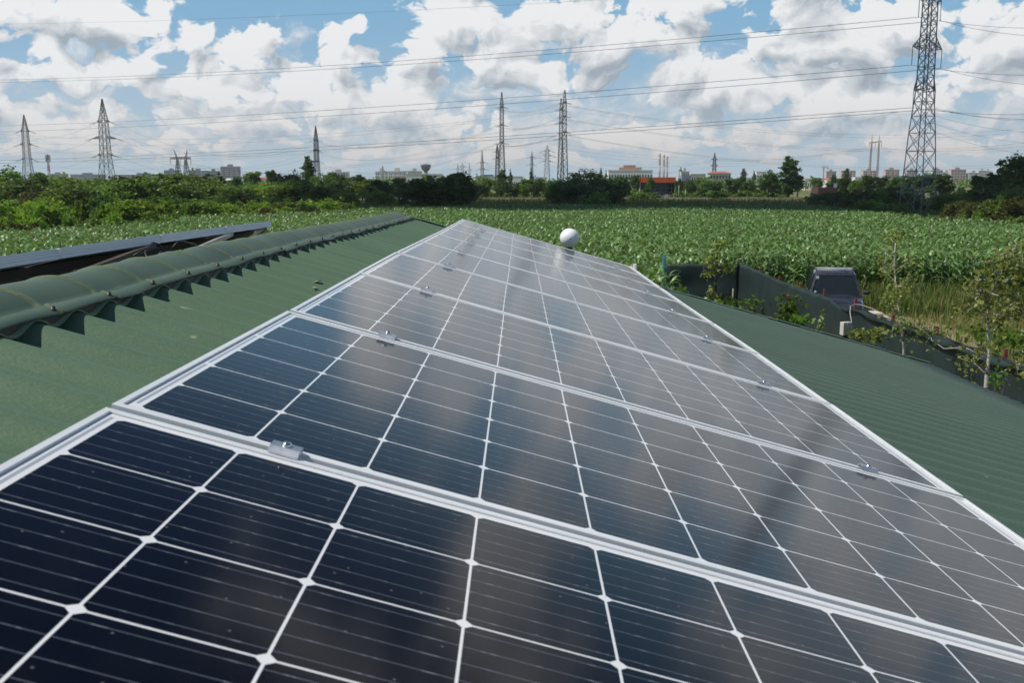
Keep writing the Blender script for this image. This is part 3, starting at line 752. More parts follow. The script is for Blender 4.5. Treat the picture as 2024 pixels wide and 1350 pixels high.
# ---------------------------------------------------------------- maize field
M_CORN = leafmat('maize_leaf', (.045, .110, .022), (.200, .310, .110), .20, 2.2, .38, .5)
M_STALK = simple('maize_stalk', (.09, .15, .04), .6, 0, .2, 5)
def corn_mesh(seed, H=1.55):
    r = random.Random(seed); b = MB(); a0 = r.uniform(0, 6.28)
    b.tube([(0, 0, 0), (.01, 0, H * .5), (0, .01, H * .86)], [.014, .011, .005], 5, 1)
    nl = 10
    for i in range(nl):
        z = H * (.12 + .76 * i / (nl - 1)); az = a0 + i * math.pi + r.uniform(-.5, .5); L = r.uniform(.55, .80) * (1.0 if i < nl - 3 else .78); W_ = r.uniform(.032, .048)
        up = r.uniform(.75, 1.15) if i < nl - 2 else r.uniform(1.1, 1.4); p = Vector((0, 0, z)); d = Vector((math.cos(az), math.sin(az), 0)); side = Vector((-math.sin(az), math.cos(az), 0)); vs = []; n = 6; tw = r.uniform(-.5, .5)
        for k in range(n + 1):
            t = k / n; w = W_ * (1 - t ** 2.2) * (.55 + .9 * min(1, t * 4)); ang = up - t * (1.9 + .5 * r.random())
            s2 = (side * math.cos(tw * t) + Vector((0, 0, 1)) * math.sin(tw * t))
            vs += [p - s2 * w + Vector((0, 0, .012)), p, p + s2 * w + Vector((0, 0, .012))]
            p = p + (d * math.cos(ang) + Vector((0, 0, 1)) * math.sin(ang)) * (L / n)
        fs = []
        for k in range(n):
            for j in range(2): a = k * 3 + j; fs.append((a, a + 1, a + 4, a + 3))
        b.add(vs, fs, 0, True)
    return b.mesh('corn_plant', [M_CORN, M_STALK])
corn_me = [corn_mesh(100 + i) for i in range(4)]
def field_far(px): return np.interp(px, [-300, 0, 690, 800, 1560, 1680, 1770, 1850, 2024, 2300], [56, 64, 100, 122, 124, 108, 88, 80, 70, 64])
def near_edge(x): return np.interp(x, [-30, 4.4, 4.9, 6.5, 8, 14, 20, 30, 45], [13, 13, 34.6, 35.4, 38.0, 38.6, 37.5, 35.5, 33])
def corn_points():
    pts = []; Y = 13.0
    while Y < 127:
        step = .70 if Y < 60 else .75; dx = .19 if Y < 50 else (.24 if Y < 75 else .30)
        xs = np.arange(-.62 * Y - 6, .62 * Y + 6, dx); xs = xs + nrs.uniform(-.05, .05, len(xs)); ys = Y + nrs.uniform(-.07, .07, len(xs))
        px = 1027 + F * xs / ys
        ok = (ys < field_far(px) + 1.2 * np.sin(px * .013)) & (ys > near_edge(xs) + .35 * np.sin(xs * 2.1)) & (px > -150) & (px < 2180)
        # the shed and what it hides completely
        ok &= ~((xs > -6.6) & (xs < 4.6) & (ys < 12)) & ~((ys < 30) & (px > 560)) 
        pts.append(np.stack([xs[ok], ys[ok], np.zeros(ok.sum())], 1)); Y += step
    return np.concatenate(pts)
cp = corn_points()
# front plants near the parked car: individuals
vis = (cp[:, 0] > 4.9) & (cp[:, 1] < 40.6)
front = cp[vis]; order = np.argsort(front[:, 1] - near_edge(front[:, 0])); front = front[order]
ind = front[:290]; rest = np.concatenate([cp[~vis], front[290:]])
protos = []
for k, (x, y, z) in enumerate(ind):
    o = link('corn_plant', corn_me[k % 4], None, (x, y, 0), rnd.uniform(0, 6.28), rnd.uniform(.92, 1.12))
    tag(o, 'tall green maize plant in the front rows of the field behind the fence and car', 'maize plant', 'maize plants at the front edge of the field')
    if k < 4: protos.append(o)
me = bpy.data.meshes.new('corn_field'); me.from_pydata([tuple(p) for p in rest], [], [])
rot = np.zeros((len(rest), 3), np.float32); rot[:, 2] = nrs.uniform(0, 6.28, len(rest)); rot[:, 0] = nrs.uniform(-.10, .10, len(rest)); rot[:, 1] = nrs.uniform(-.10, .10, len(rest))
at = me.attributes.new('rot', 'FLOAT_VECTOR', 'POINT'); at.data.foreach_set('vector', rot.ravel())
# stand height wanders gently over the field
hh = (nrs.uniform(.86, 1.10, len(rest)) + .07 * np.sin(rest[:, 0] * .21 + 1) * np.sin(rest[:, 1] * .17)).astype(np.float32)
at = me.attributes.new('scl', 'FLOAT', 'POINT'); at.data.foreach_set('value', hh)
cf = kind(link('corn_field', me), 'stuff')
def instancer(name, objs):
    nt = bpy.data.node_groups.new(name, 'GeometryNodeTree')
    nt.interface.new_socket('Geometry', in_out='INPUT', socket_type='NodeSocketGeometry'); nt.interface.new_socket('Geometry', in_out='OUTPUT', socket_type='NodeSocketGeometry')
    g = G(nt); gi = g.n('NodeGroupInput'); go = g.n('NodeGroupOutput'); jn = g.n('GeometryNodeJoinGeometry')
    for o in objs:
        oi = g.n('GeometryNodeObjectInfo'); oi.inputs['Object'].default_value = o; oi.inputs['As Instance'].default_value = True
        nt.links.new(oi.outputs['Geometry'], jn.inputs[0])
    ip = g.n('GeometryNodeInstanceOnPoints'); nt.links.new(gi.outputs[0], ip.inputs['Points']); nt.links.new(jn.outputs[0], ip.inputs['Instance'])
    ip.inputs['Pick Instance'].default_value = True
    a = g.n('GeometryNodeInputNamedAttribute', data_type='FLOAT_VECTOR'); a.inputs['Name'].default_value = 'rot'
    s = g.n('GeometryNodeInputNamedAttribute', data_type='FLOAT'); s.inputs['Name'].default_value = 'scl'
    nt.links.new(a.outputs['Attribute'], ip.inputs['Rotation']); nt.links.new(s.outputs['Attribute'], ip.inputs['Scale'])
    nt.links.new(ip.outputs[0], go.inputs[0]); return nt
cf.modifiers.new('plants', 'NODES').node_group = instancer('plant_instances', protos)
print('corn', len(rest), len(ind))

# ---------------------------------------------------------------- wild grass and weeds
M_GRASS = leafmat('wild_grass', (.090, .140, .030), (.22, .24, .075), .35, .25, .6)
M_GRASS2 = leafmat('green_weed', (.055, .115, .022), (.120, .190, .045), .35, .25, .5)
M_STRAWG = leafmat('dry_grass', (.20, .15, .075), (.34, .26, .14), .3, .25, .7)
def blades(name, xy, hmin, hmax, wid, mats, pm, seed, curve=.35):
    rs = np.random.RandomState(seed); n = len(xy); h = hmin + (hmax - hmin) * rs.rand(n) ** 1.5; a = rs.uniform(0, 6.28, n)
    d = np.stack([np.cos(a), np.sin(a), np.zeros(n)], 1); s = np.stack([-np.sin(a), np.cos(a), np.zeros(n)], 1) * (wid * (.6 + .8 * rs.rand(n)))[:, None]
    p = np.concatenate([xy, np.zeros((n, 1))], 1); up = np.array([0, 0, 1.0]); ln = (curve * (rs.rand(n) ** .8))[:, None] * h[:, None]
    m = p + up * h[:, None] * .55 + d * ln * .3; t = p + up * h[:, None] + d * ln
    V = np.stack([p - s, p + s, m + s * .8, m - s * .8, t + s * .1, t - s * .1], 1).reshape(-1, 3)
    base = np.arange(n)[:, None] * 6; Fq = np.concatenate([base + np.array([0, 1, 2, 3]), base + np.array([3, 2, 4, 5])])
    mi = rs.choice(len(mats), n, p=pm); return npmesh(name, V, Fq, mats, np.concatenate([mi, mi]))
def scatter(n, x0, x1, y0, y1, seed, fn=None):
    rs = np.random.RandomState(seed); q = np.stack([rs.uniform(x0, x1, n), rs.uniform(y0, y1, n)], 1)
    return q[fn(q, rs)] if fn else q
pn = lambda q, s, o: np.sin(q[:, 0] * s + o) * np.sin(q[:, 1] * s * .8 + 2 * o) + .5 * np.sin(q[:, 0] * s * 2.3 + q[:, 1] * s * 1.7 + o)
def car_free(q): return ~((np.abs(q[:, 0] - 9.9) < 1.2) & (q[:, 1] > 28.6) & (q[:, 1] < 33.8))
dirt = lambda q: ((q[:, 0] - 11.3 - .12 * (q[:, 1] - 27)) / 1.5) ** 2 + ((q[:, 1] - 28) / 5.0) ** 2 < 1 + .3 * np.sin(q[:, 0] * 5)
q = scatter(90000, 7.8, 24, 13, 39, 5, lambda q, rs: (~dirt(q) | (rs.rand(len(q)) < .38)) & (q[:, 1] < near_edge(q[:, 0]) + .3) & car_free(q) & (q[:, 0] < .56 * q[:, 1] + 1.2))
kind(link('grass', blades('grass', q, .10, .34, .010, [M_GRASS, M_GRASS2, M_STRAWG], [.50, .18, .32], 6)), 'stuff')
M_DIRT = simple('pale_dirt', (.23, .20, .12), .95, 0, .25, 1.5, bmp=.3)
b = MB(); vs = []
for k in range(28):
    a = 2 * math.pi * k / 28; y = 28 + 5.2 * math.sin(a); vs.append((11.3 + .12 * (y - 27) + (1.55 + .12 * math.sin(a * 5)) * math.cos(a), y, .012))
b.add(vs, [tuple(range(28))]); kind(b.build('dirt_track', M_DIRT), 'structure')
# taller weeds in drifts against the maize
q = scatter(42000, 9.0, 24, 20, 39.5, 8, lambda q, rs: (q[:, 1] < near_edge(q[:, 0]) + .5) & (q[:, 1] > 34.0 - .55 * (q[:, 0] - 10)) & (pn(q, .8, 1.3) > -.35) & car_free(q) & (q[:, 0] < .56 * q[:, 1] + 1.2))
kind(link('weeds', blades('weeds', q, .30, .80, .017, [M_GRASS2, M_GRASS, M_STRAWG], [.52, .38, .10], 9, .5)), 'stuff')
# rough grass between maize and woodland on the left
q = scatter(60000, -62, -8, 56, 104, 10, lambda q, rs: (q[:, 1] > field_far(1027 + F * q[:, 0] / q[:, 1]) - 1) & (q[:, 1] < field_far(1027 + F * q[:, 0] / q[:, 1]) + 13))
kind(link('rough_grass', blades('rough_grass', q, .4, 1.3, .03, [M_GRASS2, M_GRASS, M_STRAWG], [.35, .30, .35], 11, .5)), 'stuff')
# reeds and scrub grass in front of the far trees on the right
q = scatter(70000, -30, 110, 88, 232, 12, lambda q, rs: (q[:, 1] > field_far(1027 + F * q[:, 0] / q[:, 1]) + .5) & (q[:, 0] < .56 * q[:, 1]) & (rs.rand(len(q)) < 130 / (q[:, 1] + 30)))
kind(link('meadow_grass', blades('meadow_grass', q, .5, 1.3, .05, [M_GRASS2, M_GRASS, M_STRAWG], [.6, .28, .12], 13, .5)), 'stuff')
# ---------------------------------------------------------------- woodland strip on the left
KW = {0: 'dark', 1: 'mid green', 2: 'bright green', 3: 'grey green', 4: 'olive brown'}
def fieldY(px): return float(field_far(px))
WOOD = []
# back row: (px, top row, distance, width px, proto, leaf)
back = [(8,334,120,90,1,1),(52,350,128,80,0,0),(98,347,150,70,2,1),(140,349,132,80,3,2),(180,352,150,70,4,1),(222,346,165,70,1,0),(262,352,140,80,2,1),(300,348,150,70,0,1),(338,343,150,66,5,1),(372,345,160,60,3,1),
 (405,348,190,34,7,0),(436,340,185,26,8,0),(470,347,190,34,5,0),(500,342,200,30,6,1),(538,342,205,26,6,0),(575,347,190,50,3,3),(600,352,185,50,2,1),(430,360,145,70,0,1),(500,360,145,80,1,1),(560,358,150,70,2,1)]
mid = [(20,362,98,110,2,0),(75,372,92,90,3,4),(130,352,104,120,0,1),(185,366,112,90,1,1),(150,372,90,80,3,0),(235,358,108,100,2,1),(258,352,120,70,5,4),(300,358,112,110,3,1),(345,362,116,90,0,0),(392,352,124,100,1,1),(440,366,120,90,2,1),(480,372,112,80,0,0),(520,362,130,90,3,2),(565,366,130,80,1,1),(610,366,130,80,0,0),(650,372,128,70,2,1),(680,378,122,50,3,2),(100,380,84,70,0,1),(210,384,88,60,1,0),(330,384,98,70,3,0),(420,388,104,60,2,0),(545,388,112,60,1,0)]
frontw = [(8,398,70,100,1,2),(50,404,66,80,9,2),(88,392,69,90,2,2),(122,412,68,60,10,1),(150,398,72,36,11,1),(30,428,62,70,10,4),(205,402,75,50,9,1),(240,392,75,70,3,2),(278,396,76,60,1,2),(318,398,80,70,9,2),(352,406,80,60,10,1),(385,396,86,80,0,1),(300,418,74,60,11,1),(430,398,88,70,2,2),(470,400,92,70,9,1),(505,398,92,70,1,2),(540,402,94,60,10,2),(575,398,98,70,3,1),(612,396,98,60,9,2),(645,394,100,60,0,2),(675,392,102,50,10,1),(520,412,88,50,11,4),(612,408,94,40,11,4),(180,424,69,44,10,1),(225,422,71,44,11,2)]
side = {0: 'at the left frame edge', 1: 'left of the tall pylon with three arm pairs', 2: 'below the twin legged pylon', 3: 'left of the lone poplar', 4: 'right end of the woodland strip'}
def where(px): return 0 if px < 110 else 1 if px < 260 else 2 if px < 400 else 3 if px < 590 else 4
cnt = {}
for rown, rows in (('back row', back), ('middle row', mid), ('front row', frontw)):
    rows = sorted(rows)
    for j, (px, yt, Y, w, pi, li) in enumerate(rows):
        yt += rnd.uniform(-5, 3) if rown != 'front row' else 0
        lab = '%s %s, %s from left in %s of the left woodland' % (KW[li], TP[pi][0].replace('_', ' '), ORD[j], rown)
        tree(pi, li, px, yt, Y, w, lab, 'trees and shrubs of the left woodland')
# lone poplar and its neighbours, dark trees along the road
tree(7, 0, 608, 309, 250, 22, 'tall slim dark poplar standing alone left of the narrow pylon', cat='poplar')
road_trees = [(640,344,232,46),(668,342,238,46),(700,346,240,40),(728,354,236,34),(655,352,225,50),(690,356,226,40),(716,362,222,30)]
for j, (px, yt, Y, w) in enumerate(road_trees):
    tree([1,4,2,5,0,3,6][j], 0 if j % 3 else 1, px, yt, Y, w, '%s dark tree from the left in cluster right of the lone poplar' % ORD[sorted(range(7), key=lambda i: road_trees[i][0]).index(j)], 'dark trees right of the lone poplar')
big = tree(2, 0, 878, 343, 126, 118, 'large dark broad tree standing at the far edge of the maize in the centre')
tree(1, 1, 842, 356, 131, 66, 'mid green tree merged with the left flank of the large dark central tree')
tree(3, 0, 912, 350, 129, 60, 'dark tree merged with the right flank of the large dark central tree')
for j, (px, yt, Y, w, pi, li) in enumerate([(755,356,205,44,4,0),(788,352,210,34,5,1),(752,370,175,50,10,1),(796,386,170,22,9,0),(735,372,205,30,11,1),(820,362,190,30,4,1)]):
    tree(pi, li, px, yt, Y, w, ['dark tree under the white apartment blocks left of the water tower','slender green tree directly left of the water tower','round green shrub beside the road below the white apartments','very small dark shrub at the road left of the central tree','low green shrub beside the road right of the dark cluster','small green tree touching the left of the central tree'][j])
ctr = [(945,362,245,34,0,0),(962,351,246,24,4,1),(990,354,243,30,1,0),(1018,361,248,36,2,0),(1040,354,246,28,5,1),(1062,352,247,30,3,0),(1090,354,245,30,0,0),(1108,358,244,28,1,1)]
for j, (px, yt, Y, w, pi, li) in enumerate(ctr):
    tree(pi, li, px, yt, Y, w, '%s tree from left in roadside row between central tree and pylon pair' % ORD[j], 'roadside trees in the centre')
tree(7, 0, 993, 336, 262, 20, 'slim dark poplar in front of the left tall central pylon', cat='poplar')
tree(8, 0, 1051, 334, 330, 9, 'very thin distant poplar below the pale pylon left of centre right', cat='poplar')
tree(8, 0, 1009, 335, 420, 7, 'tiny thin distant poplar between the tall central pylons', cat='poplar')
clus = [(1160,336,215,62,1,0),(1128,352,205,60,2,0),(1190,352,210,60,3,0),(1215,349,222,46,4,0),(1140,362,172,100,0,0),(1100,366,175,50,1,1),(1200,374,170,60,3,0),(1232,350,228,26,5,0),(1175,380,165,70,9,1)]
for j, (px, yt, Y, w, pi, li) in enumerate(clus):
    tree(pi, li, px, yt, Y, w, ['round topped dark tree, tallest of the clump right of the pylon pair','dark tree at the foot of the pylon pair','dark tree just right of the round topped clump tree','dark tree below the white industrial hall','broad dark bush in front of the clump right of the pylon pair','green bush at the left end of that clump by the road','dark bush at the right end of the clump by the road','slim dark tree left of the small grey hut','low green shrub in front of the clump'][j], 'trees right of the pylon pair')
rgt = [(1256,346,258,19,4,0),(1285,351,255,18,5,0),(1346,354,262,24,0,0),(1362,354,258,26,1,0),(1388,351,262,28,2,1),(1412,357,258,28,3,0),(1446,354,256,26,6,0),(1466,349,262,16,4,0),(1482,356,256,26,1,0),(1280,380,235,50,9,0),(1262,376,232,30,10,1),(1424,378,228,30,4,0),(1398,362,255,30,5,0)]
for j, (px, yt, Y, w, pi, li) in enumerate(rgt):
    tree(pi, li, px, yt, Y, w, ['slim tree in front of the left end of the orange banded building','tree in front of the middle of the orange banded building','first dark tree right of the orange banded building','second dark tree right of the orange banded building','green tree left of the dark pylon before the red roofed house','dark tree below the red roofed house','dark tree right of the red roofed house','slim tree with pointed top between red roofed house and white slab','dark tree left of the large pair of trees','low dark shrub in front of the white graffiti wall','low green shrub left of the white graffiti wall','small dark tree growing on the near bank below the red roofed house','tree with its foot hidden right of the orange banded building'][j], 'trees around the orange banded building')
tree(1, 0, 1520, 338, 235, 40, 'dense dark round tree left of the tall leafy poplar')
tree(7, 0, 1561, 309, 262, 34, 'tall broad leafy poplar, highest tree right of centre', cat='poplar')
tree(4, 0, 1578, 344, 262, 26, 'shorter tree leaning on the right side of the tall leafy poplar')
tree(0, 0, 1545, 362, 258, 24, 'low dark tree at the left foot of the tall leafy poplar')
und = []
for k in range(34):
    px = 700 + k * 26 + rnd.uniform(-8, 8)
    if abs(px - 1300) < 42 or abs(px - 878) < 60: continue
    und.append((px, rnd.uniform(374, 380), rnd.uniform(253, 258), rnd.uniform(30, 44)))
for j, (px, yt, Y, w) in enumerate(und[:26]):
    tree(9 + j % 3, j % 3 and 0 or 1, px, yt, Y, w, '%s low roadside shrub from left beneath the central tree row' % ORD[j], 'low shrubs along the road')
pal = [(1228,334,900,8,7),(1347,331,900,9,8),(1470,333,700,10,7),(1491,338,760,7,8),(1188,332,800,5,7),(1198,337,800,6,8),(1648,344,420,12,7),(1674,333,500,12,7),(1186,345,700,12,4)]
for j, (px, yt, Y, w, pi) in enumerate(pal):
    tree(pi, 0, px, yt, Y, w, ['thin far poplar above the white industrial hall','pointed far tree right of the three chimneys','pair like dark far tree right of the red roofed house','tiny pointed far tree left of the pale slab building','thin far poplar left of the white hall','second thin far poplar left of the white hall','pointed tree in front of the small pink blocks','tall pointed tree between the two pink block groups','small far tree beside the white hall'][j], 'far poplars on the skyline')
r2 = [(1616,352,330,22,4,1),(1640,362,240,30,5,0),(1672,352,250,34,6,0),(1692,356,245,26,4,1),(1712,347,235,34,5,0),(1742,349,250,26,6,0),(1772,350,240,34,4,0),(1762,370,200,30,5,1),(1800,348,230,34,6,0),(1828,344,225,46,4,0),(1866,345,215,36,5,0),(1897,364,240,20,10,0),(1934,347,200,26,6,0),(1968,342,190,46,4,0),(2012,306,150,56,4,1),(1990,352,170,60,2,0)]
for j, (px, yt, Y, w, pi, li) in enumerate(r2):
    tree(pi, li, px, yt, Y, w, '%s tree from left in loose row before the pink and white apartments' % ORD[j] if j < 14 else ['tallest dark tree at the right frame edge above the hedge','dark bush below the tallest tree at the right frame edge'][j - 14], 'trees before the apartment blocks' if j < 14 else None)
# scrub belt on the right
scr = [(1625,384,135,60,0,3),(1655,378,138,80,3,1),(1690,376,140,80,9,3),(1725,374,142,80,1,1),(1760,376,146,70,2,3),(1800,378,146,60,0,1),(1640,398,122,70,10,1),(1680,396,120,90,11,3),(1720,396,118,80,9,1),(1750,396,122,70,10,1),(1812,396,138,60,11,1),(1872,380,142,60,3,1),(1885,384,112,70,1,1),(1880,400,102,50,9,1),(1905,398,92,64,1,4),(1945,396,88,70,2,4),(1985,394,84,70,3,1),(2020,392,82,70,0,4),(1925,376,120,70,2,1),(1965,372,115,80,0,3),(2005,374,112,70,1,1),(1888,418,86,40,10,4),(1930,420,84,50,11,1),(1972,420,81,50,9,4),(2015,420,79,60,10,1)]
for j, (px, yt, Y, w, pi, li) in enumerate(sorted(scr)):
    lab = '%s %s, %s from left in scrub around the big right pylon' % (KW[li], TP[pi][0].replace('_', ' '), ORD[j])
    tree(pi, li, px, yt, Y, w, lab, 'scrub around the big right pylon')
# fill: low wooded strip far behind, one soft mass
def far_wood():
    rs = np.random.RandomState(5); L = []
    for k in range(420):
        Y = rs.uniform(420, 1300); px = rs.uniform(-80, 2100); x = (px - 1027) / F * Y; h = rs.uniform(3.6, 6.2); L.append((x, Y, h * .5, rs.uniform(4, 11), 4, h * .55))
    return crown_mesh('distant_wood', L, 60000, .9, 77, LEAF[1], .7)
kind(link('distant_wood', far_wood()), 'stuff')

# ---------------------------------------------------------------- saplings and plants between shed and fence
M_BIRCH = None
m, g, out = new_mat('birch_bark'); co = obj_co(g)
n = g.noise(g.v('MULTIPLY', co, (6, 6, 30)), 1.2, 4, .6, dim='3D')
pbsdf(g, out, g.mix(g.rng(n, .55, .62), (.42, .39, .36, 1), (.05, .045, .04, 1)), .7); M_BIRCH = m
M_TWIG = simple('dark_twig', (.045, .032, .025), .8)
M_YLEAF = leafmat('yellowing_leaf', (.105, .150, .030), (.24, .27, .07), .25, 2.0, .45)
M_GLEAF = leafmat('fresh_leaf', (.055, .130, .018), (.12, .21, .03), .4, 3.0, .4)
def leaves_on(name, paths, per, size, seed, mat, parent, droop=.3, spread=.06):
    rs = np.random.RandomState(seed); C_ = []
    for pts in paths:
        pts = [np.array(p) for p in pts]
        for i in range(per):
            t = rs.rand() ** .8 * (len(pts) - 1); k = min(int(t), len(pts) - 2); p = pts[k] + (pts[k+1] - pts[k]) * (t - k)
            C_.append(p + rs.normal(size=3) * spread + np.array([0, 0, -droop * size]))
    V = leaf_cards(np.array(C_), size, rs, 1.35); return link(name, cards_mesh(name, V, mat), parent)
def sapling(name, label, base, path, branches, r0, bark, leaf, per, size, seed, spread=.07):
    """path and branches are lists of photo (px,py) at the plant's distance"""
    Y = base[2]; t = thing(name, label, 'sapling' if name == 'sapling' else 'birch', P(base[0], base[1], Y)); t.location.z = 0; o = Vector(t.location)
    rr = random.Random(seed); b = MB()
    W_ = lambda q, dy=0: P(q[0], q[1], Y) + Vector((0, dy, 0)) - o
    main = [Vector((0, 0, 0))] + [W_(q) for q in path]
    b.tube(main, [r0 * (1.15 - .85 * i / (len(main) - 1)) for i in range(len(main))], 8)
    paths = []
    for br in branches:
        dy = rr.uniform(-.5, .5); pts = [W_(q, dy * i / max(1, len(br) - 1)) for i, q in enumerate(br)]
        b.tube(pts, [r0 * .33 * (1 - .75 * i / (len(pts) - 1)) for i in range(len(pts))], 6)
        paths.append(pts)
        for k in range(5):                                       # twigs
            p = pts[-1].lerp(pts[max(0, len(pts) - 2)], rr.random()); q = p + Vector((rr.uniform(-.22, .22), rr.uniform(-.22, .22), rr.uniform(-.16, .14)))
            b.tube([p, (p + q) / 2 + Vector((0, 0, .03)), q], [r0 * .12, r0 * .09, r0 * .05], 4); paths.append([p, q])
    b.build('trunk', bark, t)
    leaves_on('crown', paths, per, size, seed, leaf, t, .4, spread)
    return t
sapling('sapling', 'young sapling with dark stem and yellowish leaves in front of the dark net fence', (1413, 600, 30), [(1414, 560), (1416, 530), (1418, 500), (1420, 484)],
        [[(1415, 555), (1402, 545), (1398, 530)], [(1416, 540), (1403, 522), (1396, 512)], [(1417, 530), (1432, 524), (1444, 534)], [(1418, 515), (1405, 500), (1400, 508)], [(1419, 500), (1414, 488), (1416, 482)], [(1419, 498), (1427, 487), (1424, 480)], [(1415, 560), (1405, 572), (1402, 584)], [(1418, 505), (1435, 515), (1440, 526)]],
        .045, M_TWIG, M_YLEAF, 7, .085, 3, .09)
sapling('birch', 'slim birch with white bark rising in front of the fence between car and frame edge', (1787, 700, 16.3), [(1787, 688), (1783, 660), (1779, 630), (1775, 600), (1771, 565), (1768, 530), (1768, 500), (1770, 480)],
        [[(1779, 630), (1766, 612), (1758, 596)], [(1776, 605), (1762, 585), (1757, 560)], [(1773, 580), (1784, 560), (1790, 548)], [(1771, 560), (1758, 540), (1750, 530)], [(1769, 535), (1782, 518), (1790, 506)], [(1768, 515), (1757, 500), (1752, 512)], [(1769, 495), (1784, 480), (1790, 486)], [(1770, 485), (1764, 470), (1774, 468)], [(1783, 655), (1765, 640), (1755, 655)], [(1786, 668), (1800, 655), (1812, 640)], [(1770, 545), (1762, 560), (1760, 580)]],
        .023, M_BIRCH, M_YLEAF, 13, .040, 5, .075)
sapling('birch', 'larger forked birch with white bark and loose yellow green crown at right frame edge', (1950, 770, 13.4), [(1950, 752), (1951, 735), (1953, 720), (1955, 700), (1954, 670), (1951, 640), (1952, 610), (1953, 580)],
        [[(1952, 732), (1944, 712), (1936, 690), (1926, 672)], [(1953, 745), (1972, 730), (1990, 712), (1997, 704)], [(1947, 738), (1938, 724), (1930, 716)], [(1951, 650), (1946, 620), (1938, 590), (1930, 568)], [(1952, 640), (1972, 610), (1980, 590)], [(1938, 600), (1922, 585), (1912, 590)], [(1953, 590), (1962, 560), (1968, 540), (1975, 500), (1982, 480)], [(1968, 540), (1990, 525), (2010, 510)], [(1975, 505), (2000, 490), (2020, 500)], [(1940, 590), (1925, 560), (1915, 550)], [(1935, 700), (1915, 690), (1880, 695), (1862, 680), (1866, 665)], [(1955, 665), (1985, 650), (2000, 640)], [(1960, 580), (1990, 590), (2015, 580)], [(1985, 560), (2005, 550), (2020, 560)], [(1960, 620), (1985, 625), (2005, 615)], [(1996, 705), (2010, 690), (2022, 700)], [(1975, 545), (1960, 520), (1950, 515)], [(1990, 600), (2010, 605), (2024, 600)], [(1948, 600), (1930, 610), (1915, 625)]],
        .030, M_BIRCH, M_YLEAF, 10, .050, 7, .085)
def potted(name, label, px, py, Y, w, h, n, size, mat, seed, cat='plant'):
    base = P(px, py, Y); t = thing(name, label, cat, (base.x, base.y, 0)); rs = np.random.RandomState(seed)
    c = rs.normal(size=(n, 3)) * np.array([w / 2.4, w / 2.4, h / 3.0]); c[:, 2] += base.z
    b = MB(); rr = random.Random(seed)
    for k in range(5):
        q = Vector(c[k * 7 % n]); b.tube([(rr.uniform(-.03, .03), 0, 0), (q.x * .4, q.y * .4, base.z * .6), q], [.012, .008, .004], 5)
    b.build('stem', M_TWIG, t); link('leaves', cards_mesh('leaves', leaf_cards(c, size, rs, 1.3), mat), t); return t
potted('leafy_plant', 'fresh green leafy plant standing before the net fence left of the car', 1556, 612, 24, .34, .62, 150, .11, M_GLEAF, 21)
potted('leafy_plant', 'low fresh green plant at the roof edge just right of the taller leafy one', 1578, 632, 23, .26, .22, 60, .10, M_GLEAF, 22)
potted('vine_bush', 'small vine with yellow green leaves right of the grey meter box', 1699, 660, 19.8, .22, .16, 60, .075, M_YLEAF, 23)
potted('vine_bush', 'wider vine bush with broad yellow green leaves between meter box and birch', 1732, 664, 19.2, .28, .20, 80, .08, M_YLEAF, 24)
potted('tall_weed', 'thin yellowish weed in front of the net between leafy plant and meter box', 1621, 640, 22, .10, .42, 40, .06, M_YLEAF, 25)
potted('tall_weed', 'small pale weed at the roof verge beside the blue post', 1345, 572, 30, .22, .30, 50, .08, M_GLEAF, 26)
potted('tall_weed', 'clump of grassy weeds between young sapling and net corner', 1452, 600, 26, .9, .25, 120, .09, M_GLEAF, 27)
potted('tall_weed', 'thin green weed at the roof verge right of the grassy clump', 1491, 604, 26, .12, .5, 30, .07, M_GLEAF, 28)
potted('leafy_plant', 'green leaves hanging low before the fence at the right frame edge', 1972, 752, 12.6, .10, .22, 18, .06, M_GLEAF, 29)
potted('leafy_plant', 'bright green weed thicket on the far side of the fence at the right frame edge', 2010, 672, 18.5, 1.4, .4, 300, .10, M_GLEAF, 30)
potted('red_flower', 'red flowering shoot above the fresh green leafy plant', 1559, 586, 24, .08, .10, 14, .06, leafmat('red_petal', (.22, .03, .02), (.34, .06, .04), .2), 31, 'flower')
# ---------------------------------------------------------------- net fence
def net_material():
    m, g, out = new_mat('dark_green_net'); co = obj_co(g)
    n = g.noise(co, 1.4, 5, .6, dim='3D'); sp = g.n('ShaderNodeSeparateXYZ'); g.put(sp.inputs[0], co)
    st = g.m('FRACT', g.m('MULTIPLY', g.m('ADD', sp.outputs[0], sp.outputs[1]), 9.0))
    c = g.mix(g.rng(n, .3, .7), (.008, .019, .019, 1), (.016, .032, .031, 1))
    c = g.mix(g.rng(st, .0, .12, .35, 0), c, (.03, .05, .048, 1))
    b = pbsdf(g, out, c, .6, 0, .4, bump(g, n, .4, .05)); return m
M_NET = net_material()
M_NETTOP = simple('rolled_net_edge', (.010, .014, .016), .6, 0, .3, 6)
M_RPOST = simple('rusty_red_post', (.19, .050, .035), .7, .1, .3, 9)
M_BPOST = simple('blue_painted_post', (.10, .33, .42), .5, 0, .25, 8)
